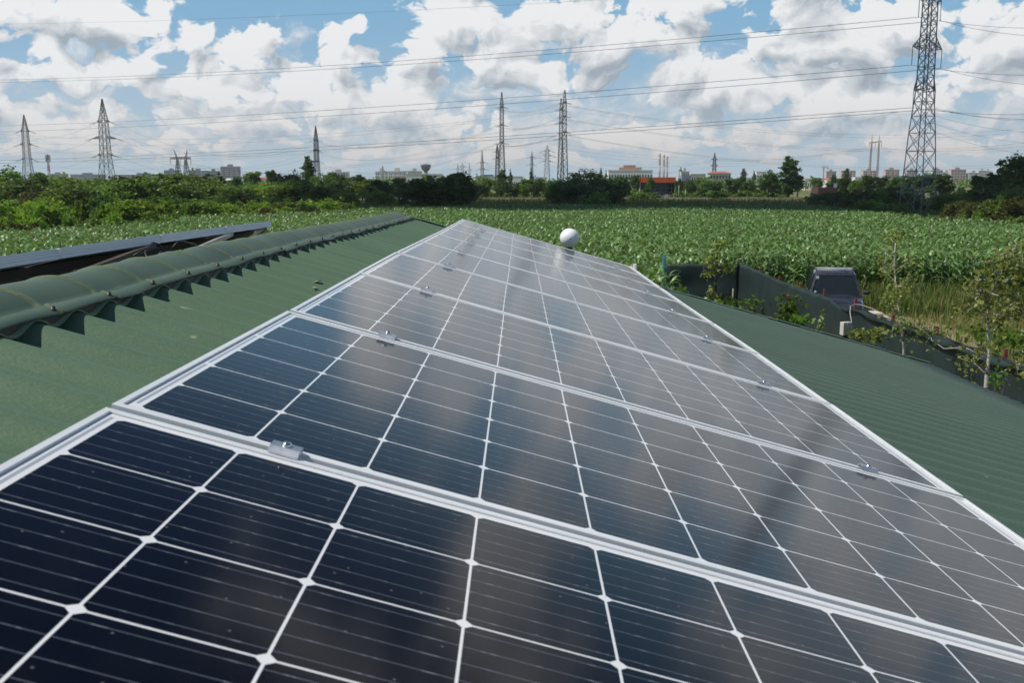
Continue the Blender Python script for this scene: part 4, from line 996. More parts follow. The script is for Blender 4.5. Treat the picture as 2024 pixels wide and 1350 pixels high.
def net_panel(top, zbot, seed, folds=.03):
    """top: world points of the top edge; a cloth hanging down, sagging between posts, slightly wavy"""
    rs = random.Random(seed); V = []; cols = []; nz = 14
    pts = []
    for a, b_ in zip(top[:-1], top[1:]):
        n = max(2, int((b_ - a).length / .12))
        for i in range(n): pts.append((a.lerp(b_, i / n), i / n, (b_ - a).length))
    pts.append((top[-1], 0, 1)); s = 0
    d = (top[-1] - top[0]).normalized(); nrm = Vector((d.y, -d.x, 0))
    for k, (p, t, L) in enumerate(pts):
        s += .12; sagv = -.05 * L * .4 * math.sin(math.pi * t)
        for j in range(nz + 1):
            u = j / nz; z = (p.z + sagv) * (1 - u) + zbot * u
            w = folds * (math.sin(s * 3.1 + u * 2) * .5 + math.sin(s * 7.7 + u * 5 + seed) * .25 + .6 * math.sin(u * 9 + s * .8)) * (.4 + u * .6)
            V.append(Vector((p.x, p.y, z)) + nrm * w)
    m = len(pts); Fq = []
    for i in range(m - 1):
        for j in range(nz): a = i * (nz + 1) + j; Fq.append((a, a + 1, a + nz + 2, a + nz + 1))
    return [tuple(v) for v in V], Fq
FX = 7.45
# top edge of the long run, photo pixels -> distance on the fence line x = FX
def on_fence(px, py): 
    Y = FX * F / (px - 1027 + .0) ; return P(px, py, Y)
long_top = [on_fence(*q) for q in [(1462,521),(1480,525),(1500,534),(1520,543),(1536,552),(1558,558),(1576,567),(1600,574),(1622,581),(1640,588),(1656,603),(1672,610),(1685,609),(1710,614),(1735,624),(1757,633),(1780,640),(1810,648),(1841,658),(1870,668),(1910,684),(1960,702),(2005,716),(2060,740)]]
short_top = [P(1318, 521, 33.9), P(1365, 521, 33.8), P(1410, 522, 33.7), P(1462, 521, 33.6)]
fence = thing('net_fence', 'dark green net fence between red posts running from car to right frame edge', 'fence', (FX, 22, 0))
fo = Vector(fence.location)
def mk(name, V, Fq, mat, par, off, th=None, smooth=True):
    me = npmesh(name, np.array(V) - np.array(off), np.array(Fq), mat, smooth=smooth); o = link(name, me, par)
    if th: md = o.modifiers.new('thick', 'SOLIDIFY'); md.thickness = th; md.offset = 0
    return o
V, Fq = net_panel(long_top, .12, 3); mk('net', V, Fq, M_NET, fence, fo, .004)
# rolled over top hem
rr = random.Random(4); V = []; Fq = []
pts = []
for a, b_ in zip(long_top[:-1], long_top[1:]):
    for i in range(6): pts.append(a.lerp(b_, i / 6))
b = MB(); 
for strand, (dx, dz, rad) in enumerate([(-.02, -.015, .018), (-.045, -.045, .015), (.015, .005, .014)]):
    q = [p + Vector((dx + .02 * math.sin(i * .5 + strand), 0, dz + .018 * math.sin(i * .37 + strand * 2) - (.08 if 0 else 0))) for i, p in enumerate(pts[int(len(pts) * .47):])]
    b.tube(q, [rad * (1 + .35 * math.sin(i * .31 + strand)) for i in range(len(q))], 8)
M4 = b.build('rolled_hem', M_NETTOP, fence); 
for v in M4.data.vertices: v.co -= fo
# overhanging flap that throws the dark band below the hem
n0 = int(len(pts) * .45); V = []; Fq = []
for i, p in enumerate(pts[n0:]):
    tp = min(1.0, i / 30); dr = (.05 + .10 * abs(math.sin(i * .085))) * tp + .03 * math.sin(i * .4)
    for j in range(4): u = j / 3; V.append(p + Vector((-.035 - .06 * tp * math.sin(u * 2.6), 0, -.01 - dr * u)))
m_ = len(pts) - n0
for i in range(m_ - 1):
    for j in range(3): a = i * 4 + j; Fq.append((a, a + 1, a + 5, a + 4))
mk('hem_flap', V, Fq, M_NET, fence, fo, .004)
for k, (px, py) in enumerate([(1497,530),(1534,546),(1575,561),(1622,572),(1683,590),(1756,622),(1841,645),(1975,690)]):
    t = on_fence(px, py); b = MB(); b.box((-.028, -.028, 0), (.028, .028, t.z))
    b.build('post', M_RPOST, fence, (t.x + .10 - fo.x, t.y - fo.y, 0))
f2 = thing('net_fence', 'dark green net fence section crossing behind the young sapling beside blue post', 'fence', (6.0, 33.7, 0)); o2 = Vector(f2.location)
V, Fq = net_panel(short_top, .15, 9, .04); mk('net', V, Fq, M_NET, f2, o2, .004)
b = MB(); a0 = P(1322, 562, 33.7) - o2; a1 = P(1345, 536, 33.75) - o2 + Vector((0, -.12, 0)); b.tube([a0, a0.lerp(a1, .4) + Vector((0, -.1, .04)), a1], [.07, .05, .02], 8); b.build('fold', M_NET, f2)
t = P(1313, 503, 34.0); b = MB(); b.box((-.045, -.045, 0), (.045, .045, t.z)); b.box((-.015, -.06, .2), (.015, -.045, t.z - .1))
o = b.build('blue_post', M_BPOST, None, (t.x, t.y, 0)); tag(o, 'light blue painted fence post at the left end of the dark net', 'post')
t = P(1256, 523, 20); o = None; b = MB(); b.lathe([(.05, 0), (.05, t.z), (.03, t.z + .02)], 10); tag(b.build('concrete_post', simple('pale_post', (.42, .40, .37), .8), None, (t.x, t.y, 0)), 'short pale post just behind the right corner of the farthest panel', 'post')
t = P(1449, 570, 27); b = MB(); b.lathe([(.02, 0), (.018, t.z)], 8); tag(b.build('wooden_stake', simple('weathered_stake', (.28, .24, .18), .8), None, (t.x, t.y, 0)), 'thin weathered stake standing in front of the net fence corner', 'stake')
# meter box with its cable
bx = P(1671, 662, 20.6); M_BOX = simple('beige_box', (.50, .49, .42), .5, 0, .1, 5)
t = thing('meter_box', 'beige grey electrical box standing on a post beside the net fence', 'electrical box', (bx.x, bx.y, 0), .35)
b = MB(); b.box((-.105, -.06, bx.z), (.105, .06, bx.z + .275)); b.build('case', M_BOX, t, bevel=.008)
b = MB(); b.box((-.012, -.068, bx.z + .02), (.098, -.061, bx.z + .255)); b.build('door', M_BOX, t)
b = MB(); b.box((-.03, -.03, 0), (.03, .03, bx.z)); b.build('post', M_DARK, t)
c = [P(1682,663,20.5), P(1684,650,20.7), P(1683,635,20.9), P(1680,618,21.2), P(1681,605,21.8), P(1690,601,21.9), P(1704,603,21.6), P(1722,609,21.0), P(1740,618,20.4), P(1756,627,19.9)]
b = MB(); b.tube(c, .007, 6); tag(b.build('cable', simple('pale_cable', (.45, .43, .42), .5)), 'pale cable looping from the meter box up over the net fence', 'cable')
bl = P(1742, 612, 26); b = MB(); b.box((-.55, -.3, 0), (.6, .3, .72)); b.box((-.3, -.25, .72), (.35, .22, .88)); o = b.build('rubble_block', simple('pinkish_concrete', (.56, .48, .41), .9, 0, .3, 5, bmp=.4), None, (bl.x, bl.y + 1, 0), bevel=.03)
tag(o, 'broken pinkish concrete block lying in the grass right of the car', 'concrete block')

# ---------------------------------------------------------------- car
def paint():
    m, g, out = new_mat('dark_blue_grey_paint'); co = obj_co(g); n = g.noise(co, 2.5, 4, .6, dim='3D')
    b = pbsdf(g, out, g.mix(g.rng(n, .35, .7), (.030, .034, .050, 1), (.050, .052, .065, 1)), g.rng(n, .35, .7, .22, .38), .35, .5); b.inputs['Coat Weight'].default_value = .6; b.inputs['Coat Roughness'].default_value = .12
    return m
M_PAINT = paint()
m, g, out = new_mat('car_glass'); b_ = pbsdf(g, out, (.010, .016, .018), .06, 0, .6); M_CGLASS = m
M_TYRE = simple('tyre_rubber', (.02, .02, .02), .85); M_TRIM = simple('car_trim', (.02, .02, .022), .6)
cx_, cy_ = 9.98, 31.4
car = thing('parked_car', 'dark blue grey SUV parked facing the camera behind the net fence', 'car', (cx_, cy_, 0))
def car_body():
    """stations from nose (y=-2.3) to tail (y=2.3): (y, half width at sill, half width at belt, z sill, z belt/hood)"""
    st = [(-2.30,.70,.66,.42,.78),(-2.24,.80,.76,.34,.90),(-2.05,.89,.84,.30,1.00),(-1.6,.93,.88,.28,1.07),(-1.05,.94,.90,.28,1.13),(-.75,.94,.905,.28,1.15),(.4,.94,.905,.28,1.16),(1.5,.94,.90,.30,1.18),(2.1,.91,.87,.34,1.17),(2.28,.85,.80,.42,1.10)]
    V = []; Fq = []
    for y, ws, wb, zs, zb in st:
        zb = zs + (zb - zs) * .84
        zm = (zs + zb) / 2
        V += [(-ws*.94, y, zs), (-ws, y, zs+.08), (-ws*1.015, y, zm), (-wb*1.01, y, zb-.09), (-wb*.93, y, zb-.02), (-wb*.55, y, zb+.022), (0, y, zb+.03), (wb*.55, y, zb+.022), (wb*.93, y, zb-.02), (wb*1.01, y, zb-.09), (ws*1.015, y, zm), (ws, y, zs+.08), (ws*.94, y, zs)]
    n = 13
    for i in range(len(st) - 1):
        for j in range(n - 1): a = i * n + j; Fq.append((a, a + 1, a + 1 + n, a + n))
        Fq.append((i * n + n - 1, i * n, i * n + n, i * n + 2 * n - 1))
    b = MB(); b.add(V, Fq, 0, True); b.add(V[:n], [tuple(range(n))]); b.add(V[-n:], [tuple(reversed(range(n)))])
    return b
def greenhouse(zr=1.66):
    # lower ring at belt, upper ring at roof
    lo = [(-.80,-1.12,.97),(.80,-1.12,.97),(.88,-.6,1.0),(.88,1.4,1.0),(.84,2.10,1.0),(-.84,2.10,1.0),(-.88,1.4,1.0),(-.88,-.6,1.0)]
    up = [(-.60,-.28,zr-.05),(.60,-.28,zr-.05),(.68,-.1,zr-.05),(.69,1.3,zr-.05),(.62,1.85,zr-.10),(-.62,1.85,zr-.10),(-.69,1.3,zr-.05),(-.68,-.1,zr-.05)]
    return lo, up
b = car_body(); me = b.mesh('body', M_PAINT); bm = bmesh.new(); bm.from_mesh(me); bmesh.ops.recalc_face_normals(bm, faces=bm.faces); bm.to_mesh(me); bm.free(); body = link('body', me, car)
lo, up = greenhouse(); b = MB(); n = 8
b.add([Vector(p) for p in lo + up], [(i, (i+1) % n, (i+1) % n + n, i + n) for i in range(n)])
me = b.mesh('window_glass', M_CGLASS); 
link('window_glass', me, car)
# pillars and roof proud of the glass
b = MB(); zr = 1.66
roofp = [(-.62,-.34,1.585),(.62,-.34,1.585),(.71,-.1,1.60),(.715,1.3,1.60),(.64,1.9,1.55),(-.64,1.9,1.55),(-.715,1.3,1.60),(-.71,-.1,1.60)]
top = [(-.54,-.10,1.70),(.54,-.10,1.70),(.62,.10,1.73),(.62,1.25,1.74),(.56,1.7,1.70),(-.56,1.7,1.70),(-.62,1.25,1.74),(-.62,.10,1.73)]
b.add([Vector(p) for p in roofp + top], [(i, (i+1) % n, (i+1) % n + n, i + n) for i in range(n)] + [tuple(range(n, 2*n))], 0, True)
b.build('roof', M_PAINT, car)
b = MB()
for s in (-1, 1):
    b.bar((s*.845, -1.13, .97), (s*.645, -.29, 1.60), .075, .06); b.bar((s*.885, .35, .99), (s*.70, .38, 1.60), .07, .04); b.bar((s*.885, 1.35, .99), (s*.70, 1.3, 1.60), .09, .04); b.bar((s*.85, 2.1, .99), (s*.64, 1.86, 1.56), .12, .08)
b.build('pillar', M_PAINT, car)
for s in (-1, 1):
    b = MB(); b.tube([(s*.66, -.02, 1.735), (s*.665, .6, 1.775), (s*.66, 1.35, 1.745)], .018, 8); b.build('roof_rail', M_TRIM, car)
    b = MB(); b.lathe([(.0, -.09), (.06, -.085), (.10, -.03), (.105, .03), (.06, .08), (0, .085)], 16); o = b.build('mirror', M_TRIM, car, (s*1.06, -.78, 1.08)); o.scale = (1.15, .6, .85)
    b = MB(); b.bar((s*.90, -.80, 1.02), (s*1.0, -.79, 1.05), .05, .03); b.build('mirror_arm', M_TRIM, o).matrix_parent_inverse = Matrix.Translation(o.location).inverted()
    b = MB(); b.add([(s*.48,-2.285,.64),(s*.80,-2.16,.64),(s*.84,-2.02,.80),(s*.50,-2.20,.77)], [(0,1,2,3)]); o = b.build('headlight', simple('headlamp_glass', (.55,.57,.60), .15, .2) if s < 0 else MATS['headlamp_glass'], car, (0, -.015, .0)); md = o.modifiers.new('t','SOLIDIFY'); md.thickness = .02
    for yy in (-1.42, 1.42):
        b = MB(); b.lathe([(.20,-.11),(.33,-.11),(.35,-.07),(.35,.07),(.33,.11),(.20,.11)], 28); w = b.build('wheel', M_TYRE, car, (s*.83, yy, .35)); w.rotation_euler.y = math.pi/2
        b = MB(); b.lathe([(.03,-.09),(.20,-.05),(.21,.0),(.20,.05),(.03,.09)], 20); b.build('rim', M_ALU, w)
b = MB(); b.box((-.60,.02,1.785),(.60,.09,1.812)); b.build('roof_bar', simple('pale_bar', (.62,.60,.50), .5), car)
b = MB(); b.box((-.40,-2.335,.53),(.40,-2.30,.70)); b.build('grille', M_TRIM, car); b = MB(); b.box((-.86,-2.34,.36),(.86,-2.2,.52)); b.build('bumper', M_TRIM, car, bevel=.03)
b = MB(); b.box((-.26,-2.352,.44),(.26,-2.343,.55)); b.build('number_plate', simple('plate_white', (.7,.7,.7), .4), car)
b = MB()
for (x, z, w, h) in ((-.72,1.06,.07,.06), (-.66,1.47,.10,.10)):
    t = (z - .97) / .64; y = -1.12 + .84 * t - .016; b.box((x, y - .012, z), (x + w, y - .004, z + h))
b.build('windscreen_sticker', simple('sticker_white', (.6,.65,.6), .5), car)
b = MB(); b.bar((-.7,-1.14,.99),(.1,-1.11,1.0),.02,.02); b.bar((.1,-1.14,.985),(.72,-1.11,1.0),.02,.02); b.build('wiper', M_TRIM, car)
car.scale = (.88, .86, .94); car.rotation_euler.z = -.25
# ---------------------------------------------------------------- lattice pylons
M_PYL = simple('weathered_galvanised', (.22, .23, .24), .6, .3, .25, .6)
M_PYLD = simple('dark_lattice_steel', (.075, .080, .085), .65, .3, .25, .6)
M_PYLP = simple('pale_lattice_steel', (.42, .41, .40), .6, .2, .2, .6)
M_PYLO = simple('orange_lattice_steel', (.56, .44, .36), .6, .1, .2, .6)
M_INS = simple('insulator_glass', (.10, .11, .11), .35, 0, .1, 2)
M_WIRE = simple('aluminium_conductor', (.17, .18, .19), .6, .4, .1, .1)
def lattice(b, prof, n, w, bw, rows=None):
    """four-legged mast. prof: [(z, half x, half y)]; X bracing in every bay; w leg size, bw brace size"""
    prof = np.array(prof, float); zs = [prof[0, 0]]
    def hx(z): return float(np.interp(z, prof[:, 0], prof[:, 1]))
    def hy(z): return float(np.interp(z, prof[:, 0], prof[:, 2]))
    while zs[-1] < prof[-1, 0] - 1e-3:
        z = zs[-1]; zs.append(min(prof[-1, 0], z + max(.55, w * 8, 1.15 * (hx(z) + hy(z)) * n)))
    if len(zs) > 2 and zs[-1] - zs[-2] < .4: zs.pop(-2)
    # snap to waist heights
    C4 = lambda z: [Vector((sx * hx(z), sy * hy(z), z)) for sx, sy in ((-1,-1),(1,-1),(1,1),(-1,1))]
    for a, c in zip(zs[:-1], zs[1:]):
        A = C4(a); B = C4(c)
        for i in range(4):
            b.bar(A[i], B[i], w)
            j = (i + 1) % 4; b.bar(A[i], B[j], bw); b.bar(A[j], B[i], bw)
            if (B[i] - B[j]).length > .3: b.bar(B[i], B[j], bw)
    return hx, hy
def arm(b, z, L, hx, hy, w, side, tipz=.0, depth=1.0, ang=0):
    """triangular lattice crossarm along x"""
    h = hx(z); h2 = hx(z + depth); y = hy(z); tip = Vector((side * L, 0, z + tipz))
    lo = [Vector((side * h, -y, z)), Vector((side * h, y, z))]; hi = [Vector((side * h2, -y, z + depth)), Vector((side * h2, y, z + depth))]
    for p in lo + hi: b.bar(p, tip, w)
    n = max(2, int((L - h) / .8))
    for k in range(1, n):
        t = k / n
        for q in range(2):
            b.bar(lo[q].lerp(tip, t), hi[q].lerp(tip, t), w * .7); b.bar(lo[q].lerp(tip, t), hi[q].lerp(tip, (k - 1) / n), w * .7)
        b.bar(lo[0].lerp(tip, t), lo[1].lerp(tip, t), w * .7); b.bar(lo[0].lerp(tip, t), lo[1].lerp(tip, (k - 1) / n), w * .6)
    return tip
def insulator(par, p, q, r=.07, n=9):
    b = MB(); p = Vector(p); q = Vector(q); d = q - p; b.bar(p, q, r * .5)
    for i in range(n):
        a = p + d * ((i + .6) / (n + .2)); e = d.normalized() * (d.length / n * .3); b.tube([a - e, a, a + e], [r * .5, r, r * .5], 6)
    return b.build('insulator', M_INS, par)
WP = {}       # named wire attachment points
def W_(o, v): return o.matrix_world @ Vector(v) if False else (Matrix.Translation(o.location) @ Matrix.Rotation(o.rotation_euler.z, 4, 'Z')) @ Vector(v)

# the big one on the right
base = P(1812, 425, 129); z0 = 0
big_p = thing('lattice_pylon', 'very tall grey lattice pylon on the right rising out of the top of frame', 'pylon', (base.x, base.y, 0), math.radians(35), 'lattice power pylons')
zz = lambda py: HC + (358 - py) / F * 129
b = MB(); top = zz(-70)
prof = [(0, 1.62, 1.62), (zz(262), 1.12, 1.12), (zz(182), .74, .74), (zz(5), .62, .62), (zz(-40), .52, .52), (top, .08, .08)]
hx, hy = lattice(b, prof, .80, .105, .052)
for z in (zz(350), zz(372)): 
    for i in range(4):
        c = [(-hx(z), -hy(z)), (hx(z), -hy(z)), (hx(z), hy(z)), (-hx(z), hy(z))]; b.bar((*c[i], z), (*c[(i+1) % 4], z), .12)
b.build('mast', M_PYL, big_p)
def arms_on(pyl, levels, hx, hy, w, mat, depth, ins):
    tips = []
    for z, L in levels:
        b = MB()
        for s in (-1, 1): tips.append((arm(b, z, L, hx, hy, w, s, .25, depth), s))
        b.build('crossarm', mat, pyl)
    out = []
    for t, s in tips:
        q = t - Vector((0, 0, ins)); insulator(pyl, t, q, .075); out.append(q)
        b = MB(); b.bar(t, t + Vector((0, 0, .9)), .03); 
    return out
# arms: seen 30 px half width at the middle one -> true half length with the mast turned 35 degrees
Q = arms_on(big_p, [(zz(22), 2.3), (zz(110), 3.1), (zz(188), 2.3)], hx, hy, .075, M_PYL, 1.5, 2.3)
WP['A'] = [W_(big_p, q) for q in Q]
b = MB(); 
for z in (zz(210), zz(247)): t = arm(b, z, 1.75, hx, hy, 0.036, 1, 0, .5); insulator(big_p, t, t - Vector((0, 0, 1.0)), .06, 5)
b.build('small_crossarm', M_PYL, big_p)
bp = MB(); bp.box((1.5, -1.72, 2.6), (1.85, -1.68, 3.1)); bp.build('warning_plate', simple('plate_pale', (.55, .52, .48), .5), big_p)

def tower(px, ytop, Y, half_px, label, arms_px, mat=M_PYL, w=.16, rz=0.0, style='tension', waist=.55, ins=1.6, stretch=1.25, topw=.12, ybase=358, nb=.9, peak=None):
    """freestanding double-circuit tower. half_px: half width of the base in the photo; arms_px: [(row, half length px)]"""
    base = P(px, 358, Y); H = HC + (358 - ytop) / F * Y; hb = half_px / F * Y / (abs(math.cos(rz)) + abs(math.sin(rz)))
    t = thing('lattice_pylon', label, 'pylon', (base.x, base.y, 0), rz, 'lattice power pylons')
    zf = lambda py: HC + (358 - py) / F * Y
    b = MB(); za = zf(arms_px[0][0]) if arms_px else H * .8; zl = zf(arms_px[-1][0]) if arms_px else H * .4
    prof = [(0, hb, hb), (zl, hb * waist, hb * waist), (za + .3, hb * waist * .85, hb * waist * .85), (za + (H - za) * .45, hb * waist * .5, hb * waist * .5), (H, .08, .08)]
    hx, hy = lattice(b, prof, nb, w, w * .55); b.build('mast', mat, t); pts = []
    for py, L in arms_px:
        b = MB(); Lm = L / F * Y / max(.35, abs(math.cos(rz)))
        tips = [arm(b, zf(py), Lm, hx, hy, w * .8, s, .0, max(.8, Lm * .22)) for s in (-1, 1)]
        b.build('crossarm', mat, t)
        for s, tp in zip((-1, 1), tips):
            if style == 'tension': 
                for dy in (-1, 1):
                    q = tp + Vector((s * 2.3, dy * 1.2, -.9)) if abs(math.cos(rz)) > .2 else tp + Vector((s*.2, dy * 2.2, -.5))
                    insulator(t, tp, q, .13, 6)
            else: q = tp - Vector((0, 0, ins)); insulator(t, tp, q, .11, 6)
            pts.append(W_(t, q))
    return t, pts
_, WP['B'] = tower(57, 230, 469, 13, 'lattice pylon with three arm pairs, nearest the left frame edge', [(262, 9), (288, 13), (316, 11)], M_PYLD, .20, .15, waist=.5)
_, WP['C'] = tower(212, 200, 380, 15, 'tall dark lattice pylon with wide middle arms, second pylon from the left', [(244, 13), (276, 25), (308, 17)], M_PYLD, .19, -.1, waist=.55)
_, WP['E'] = tower(627, 252, 474, 8, 'narrow lattice pylon seen edge on, just right of the lone poplar', [(279, 4), (299, 5), (320, 5)], M_PYLD, .22, 1.35)
_, WP['F'] = tower(992, 188, 353, 8, 'tall slim lattice pylon in the centre, left of the pylon pair', [(216, 4), (250, 4), (284, 4)], M_PYL, .17, 1.45, waist=.5)
_, WP['G'] = tower(1115, 184, 347, 9, 'taller right hand tower of the slim pylon pair right of centre', [(208, 4), (234, 4), (264, 4)], M_PYL, .17, 1.45, waist=.45)
_, WP['H'] = tower(1108, 200, 352, 8, 'shorter left hand tower of the slim pylon pair right of centre', [(221, 4), (246, 4), (276, 4)], M_PYL, .17, 1.45, waist=.45)
_, WP['I'] = tower(983, 288, 480, 5, 'short dark pylon just left of the tall slim central pylon', [(300, 3), (314, 3)], M_PYLD, .22, 1.4)
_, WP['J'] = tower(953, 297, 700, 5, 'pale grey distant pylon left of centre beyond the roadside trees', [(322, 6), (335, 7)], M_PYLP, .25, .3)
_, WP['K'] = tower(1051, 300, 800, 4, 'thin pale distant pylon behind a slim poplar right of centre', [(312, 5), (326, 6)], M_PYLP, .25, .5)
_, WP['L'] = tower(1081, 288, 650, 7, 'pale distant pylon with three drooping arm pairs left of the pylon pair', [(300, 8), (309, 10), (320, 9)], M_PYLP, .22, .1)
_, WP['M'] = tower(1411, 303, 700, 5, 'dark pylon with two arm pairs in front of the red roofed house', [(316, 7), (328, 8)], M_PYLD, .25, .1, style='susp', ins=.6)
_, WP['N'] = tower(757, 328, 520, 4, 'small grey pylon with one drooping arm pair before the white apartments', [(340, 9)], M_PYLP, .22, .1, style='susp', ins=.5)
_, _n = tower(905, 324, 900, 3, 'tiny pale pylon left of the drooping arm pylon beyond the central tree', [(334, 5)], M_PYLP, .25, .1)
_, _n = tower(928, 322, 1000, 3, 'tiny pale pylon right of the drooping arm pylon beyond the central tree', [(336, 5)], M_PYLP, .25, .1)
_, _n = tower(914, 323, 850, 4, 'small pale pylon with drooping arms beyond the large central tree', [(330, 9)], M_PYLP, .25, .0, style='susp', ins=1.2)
# telecom mast, red and white
def mast(px, ytop, Y, label):
    base = P(px, 358, Y); H = HC + (358 - ytop) / F * Y; t = thing('telecom_mast', label, 'mast', (base.x, base.y, 0))
    mr = MATS.get('mast_red') or simple('mast_red', (.38, .12, .10), .6); mw = MATS.get('mast_white') or simple('mast_white', (.55, .55, .55), .6)
    for k in range(6):
        b = MB(); lattice(b, [(H * k / 6, .8 - .09 * k, .8 - .09 * k), (H * (k + 1) / 6, .8 - .09 * (k + 1), .8 - .09 * (k + 1))], 1.6, .16, .10); b.build('mast_section', mr if k % 2 else mw, t)
    b = MB(); 
    for z in (.78, .88): b.box((-1.4, -.6, H * z), (-.9, .6, H * z + 2.2)); b.box((.8, -.6, H * z), (1.3, .6, H * z + 2.2))
    b.build('antenna', mw, t)
mast(98, 306, 620, 'red and white telecom mast between the two left pylons')
# portal pylon with two splayed horned legs
def portal(px, Y, label, ytop, ybeam, beam, legs, mat, wd, tilt=.0):
    base = P(px, 358, Y); t = thing('portal_pylon', label, 'pylon', (base.x, base.y, 0)); s = Y / F; zf = lambda py: HC + (358 - py) * s
    for (foot, neck, horn) in legs:
        b = MB(); zb = zf(ybeam); 
        for fx in foot:
            n = 9; A = Vector(((fx - px) * s, 0, 0)); B = Vector(((neck - px) * s, 0, zb))
            for dy in (-1, 1):
                for dx in (-1, 1): b.bar(A + Vector((dx * wd * 1.6, dy * wd * 1.6, 0)), B + Vector((dx * wd, dy * wd, 0)), wd * .42)
            for k in range(n):
                u = k / n; v = (k + 1) / n
                for dy in (-1, 1): b.bar(A.lerp(B, u) + Vector((-wd * 1.3, dy * wd, 0)), A.lerp(B, v) + Vector((wd * 1.3, dy * wd, 0)), wd * .22)
                b.bar(A.lerp(B, u) + Vector((wd * 1.3, -wd, 0)), A.lerp(B, v) + Vector((-wd * 1.3, -wd, 0)), wd * .22)
        b.build('leg', mat, t)
        b = MB(); T = Vector(((horn - px) * s, 0, zf(ytop))); B = Vector(((neck - px) * s, 0, zb))
        for dy in (-1, 1):
            for dx in (-1, 1): b.bar(B + Vector((dx * wd * 1.2, dy * wd, 0)), T, wd * .35)
        for k in range(5): u = k / 5; b.bar(B.lerp(T, u) + Vector((-wd * 1.2 * (1 - u), 0, 0)), B.lerp(T, u + .2) + Vector((wd * 1.2 * (.8 - u), 0, 0)), wd * .22)
        b.build('horn', mat, t)
    b = MB(); x0 = (beam[0] - px) * s; x1 = (beam[1] - px) * s; zb = zf(ybeam); h = wd * 2.2; n = 12
    za = zb - tilt * s; 
    for dy in (-wd, wd):
        for dz in (0, h): b.bar((x0, dy, za + dz), (x1, dy, zb + tilt * s + dz), wd * .42)
    for k in range(n):
        u = k / n; v = (k + 1) / n; xa = x0 + (x1 - x0) * u; xb = x0 + (x1 - x0) * v; z1 = za + (zb + tilt * s - za) * u; z2 = za + (zb + tilt * s - za) * v
        for dy in (-wd, wd): b.bar((xa, dy, z1), (xb, dy, z2 + h), wd * .3); b.bar((xa, dy, z1 + h), (xb, dy, z2), wd * .3)
    b.build('beam', mat, t); pts = []
    for x in (x0, (x0 + x1) / 2, x1): q = Vector((x, 0, (zb - 3.0))); insulator(t, (x, 0, zb), q, .2, 5); pts.append(Vector(t.location) + q)
    return pts
WP['D'] = portal(359, 520, 'dark twin legged portal pylon with two splayed horns and a level beam', 297, 315, (339, 379), [((346, 361), 353, 347), ((363, 378), 369, 373)], M_PYLD, .42)
WP['P'] = portal(1725, 700, 'orange beamed portal pylon on two pale legs left of the big pylon', 268, 284, (1714, 1738), [((1715, 1718), 1719, 1719), ((1732, 1734), 1733, 1733)], M_PYLO, .34, 1.5)

# ---------------------------------------------------------------- overhead wires
def wire(a, c, sag_m, r, label, grp='overhead power wires'):
    a = Vector(a); c = Vector(c); b = MB(); n = 40; o = a.copy()
    pts = [a.lerp(c, i / n) - Vector((0, 0, 4 * sag_m * (i / n) * (1 - i / n))) - o for i in range(n + 1)]
    b.tube(pts, r, 5); return tag(b.build('power_wire', M_WIRE, None, o), label, 'wire', grp)
A = WP['A']          # order: top L, top R, mid L, mid R, low L, low R (local x sides)
lev = ['top', 'top', 'middle', 'middle', 'lowest', 'lowest']
# leftwards from the big pylon: photo points where each leaves the frame on the left
for k, (yl, Yl, sg) in enumerate([(158, 245, 1.6), (163, 232, 1.6), (250, 240, 1.2), (262, 225, 1.2), (318, 235, 1.0), (324, 222, 1.0)]):
    e = P(-60, yl, Yl)
    wire(A[k], e, sg, 0.029, '%s wire from the %s arm of the big pylon to the left frame edge' % ('far side' if k % 2 else 'near side', lev[k]))
for k, (yr, Yr) in enumerate([(54, 118), (72, 116), (147, 118), (170, 116), (223, 118), (235, 116)]):
    wire(A[k], P(2090, yr, Yr), .45, 0.020, '%s wire from the %s arm of the big pylon to the right frame edge' % ('far side' if k % 2 else 'near side', lev[k]))
wire(P(-60, 47, 250), P(1812, -42, 129), 1.2, 0.016, 'thin highest wire crossing the upper sky above all others')
# bundles between the other pylons
def pts3(k): return WP[k]
def run(k1, k2, sg, r, lab):
    for i, (p, q) in enumerate(zip(WP[k1], WP[k2])): wire(p, q, sg, r, '%s of the wires %s' % (ORD[i], lab))
run('B', 'C', 3.5, 0.032, 'strung between the two leftmost lattice pylons')
for i, p in enumerate(WP['B']): wire(p, P(-60, [258, 262, 290, 296, 322, 326][i], 500), 2.5, 0.032, '%s wire from the leftmost lattice pylon to the left frame edge' % ORD[i])
run('C', 'E', 9, 0.032, 'from the second left pylon to the narrow pylon by poplar')
run('E', 'F', 7, 0.030, 'from the narrow pylon by poplar to the slim central pylon')
run('F', 'G', 2.0, 0.029, 'between slim central pylon and the pylon pair')
for i, (p, y2) in enumerate(zip(WP['G'], [232, 240, 262, 268, 300, 306])): wire(p, P(2090, y2 + 14, 430), 7, 0.030, '%s wire from the pylon pair sagging away to the right frame edge' % ORD[i])
for i, (p, y2) in enumerate(zip(WP['H'], [180, 196, 226, 232, 262, 270])): wire(p, P(-60, y2 + 80, 420), 6, 0.029, '%s wire from the pylon pair running low across to the left frame edge' % ORD[i])
for i in range(3): wire(WP['D'][i], P(-60, 338 + 4 * i, 560), 3, 0.036, '%s wire from the dark portal pylon to the left' % ORD[i]); wire(WP['D'][i], P(1100, 300 + 5 * i, 620), 9, 0.036, '%s wire from the dark portal pylon to the right' % ORD[i])
for i in range(3): wire(WP['P'][i], P(1100, 282 + 9 * i, 620), 9, 0.036, '%s wire from the orange portal pylon to the left' % ORD[i]); wire(WP['P'][i], P(2090, 268 + 7 * i, 640), 5, 0.036, '%s wire from the orange portal pylon to the right' % ORD[i])
run('M', 'P', 3, 0.036, 'between the dark small pylon and the orange portal pylon')
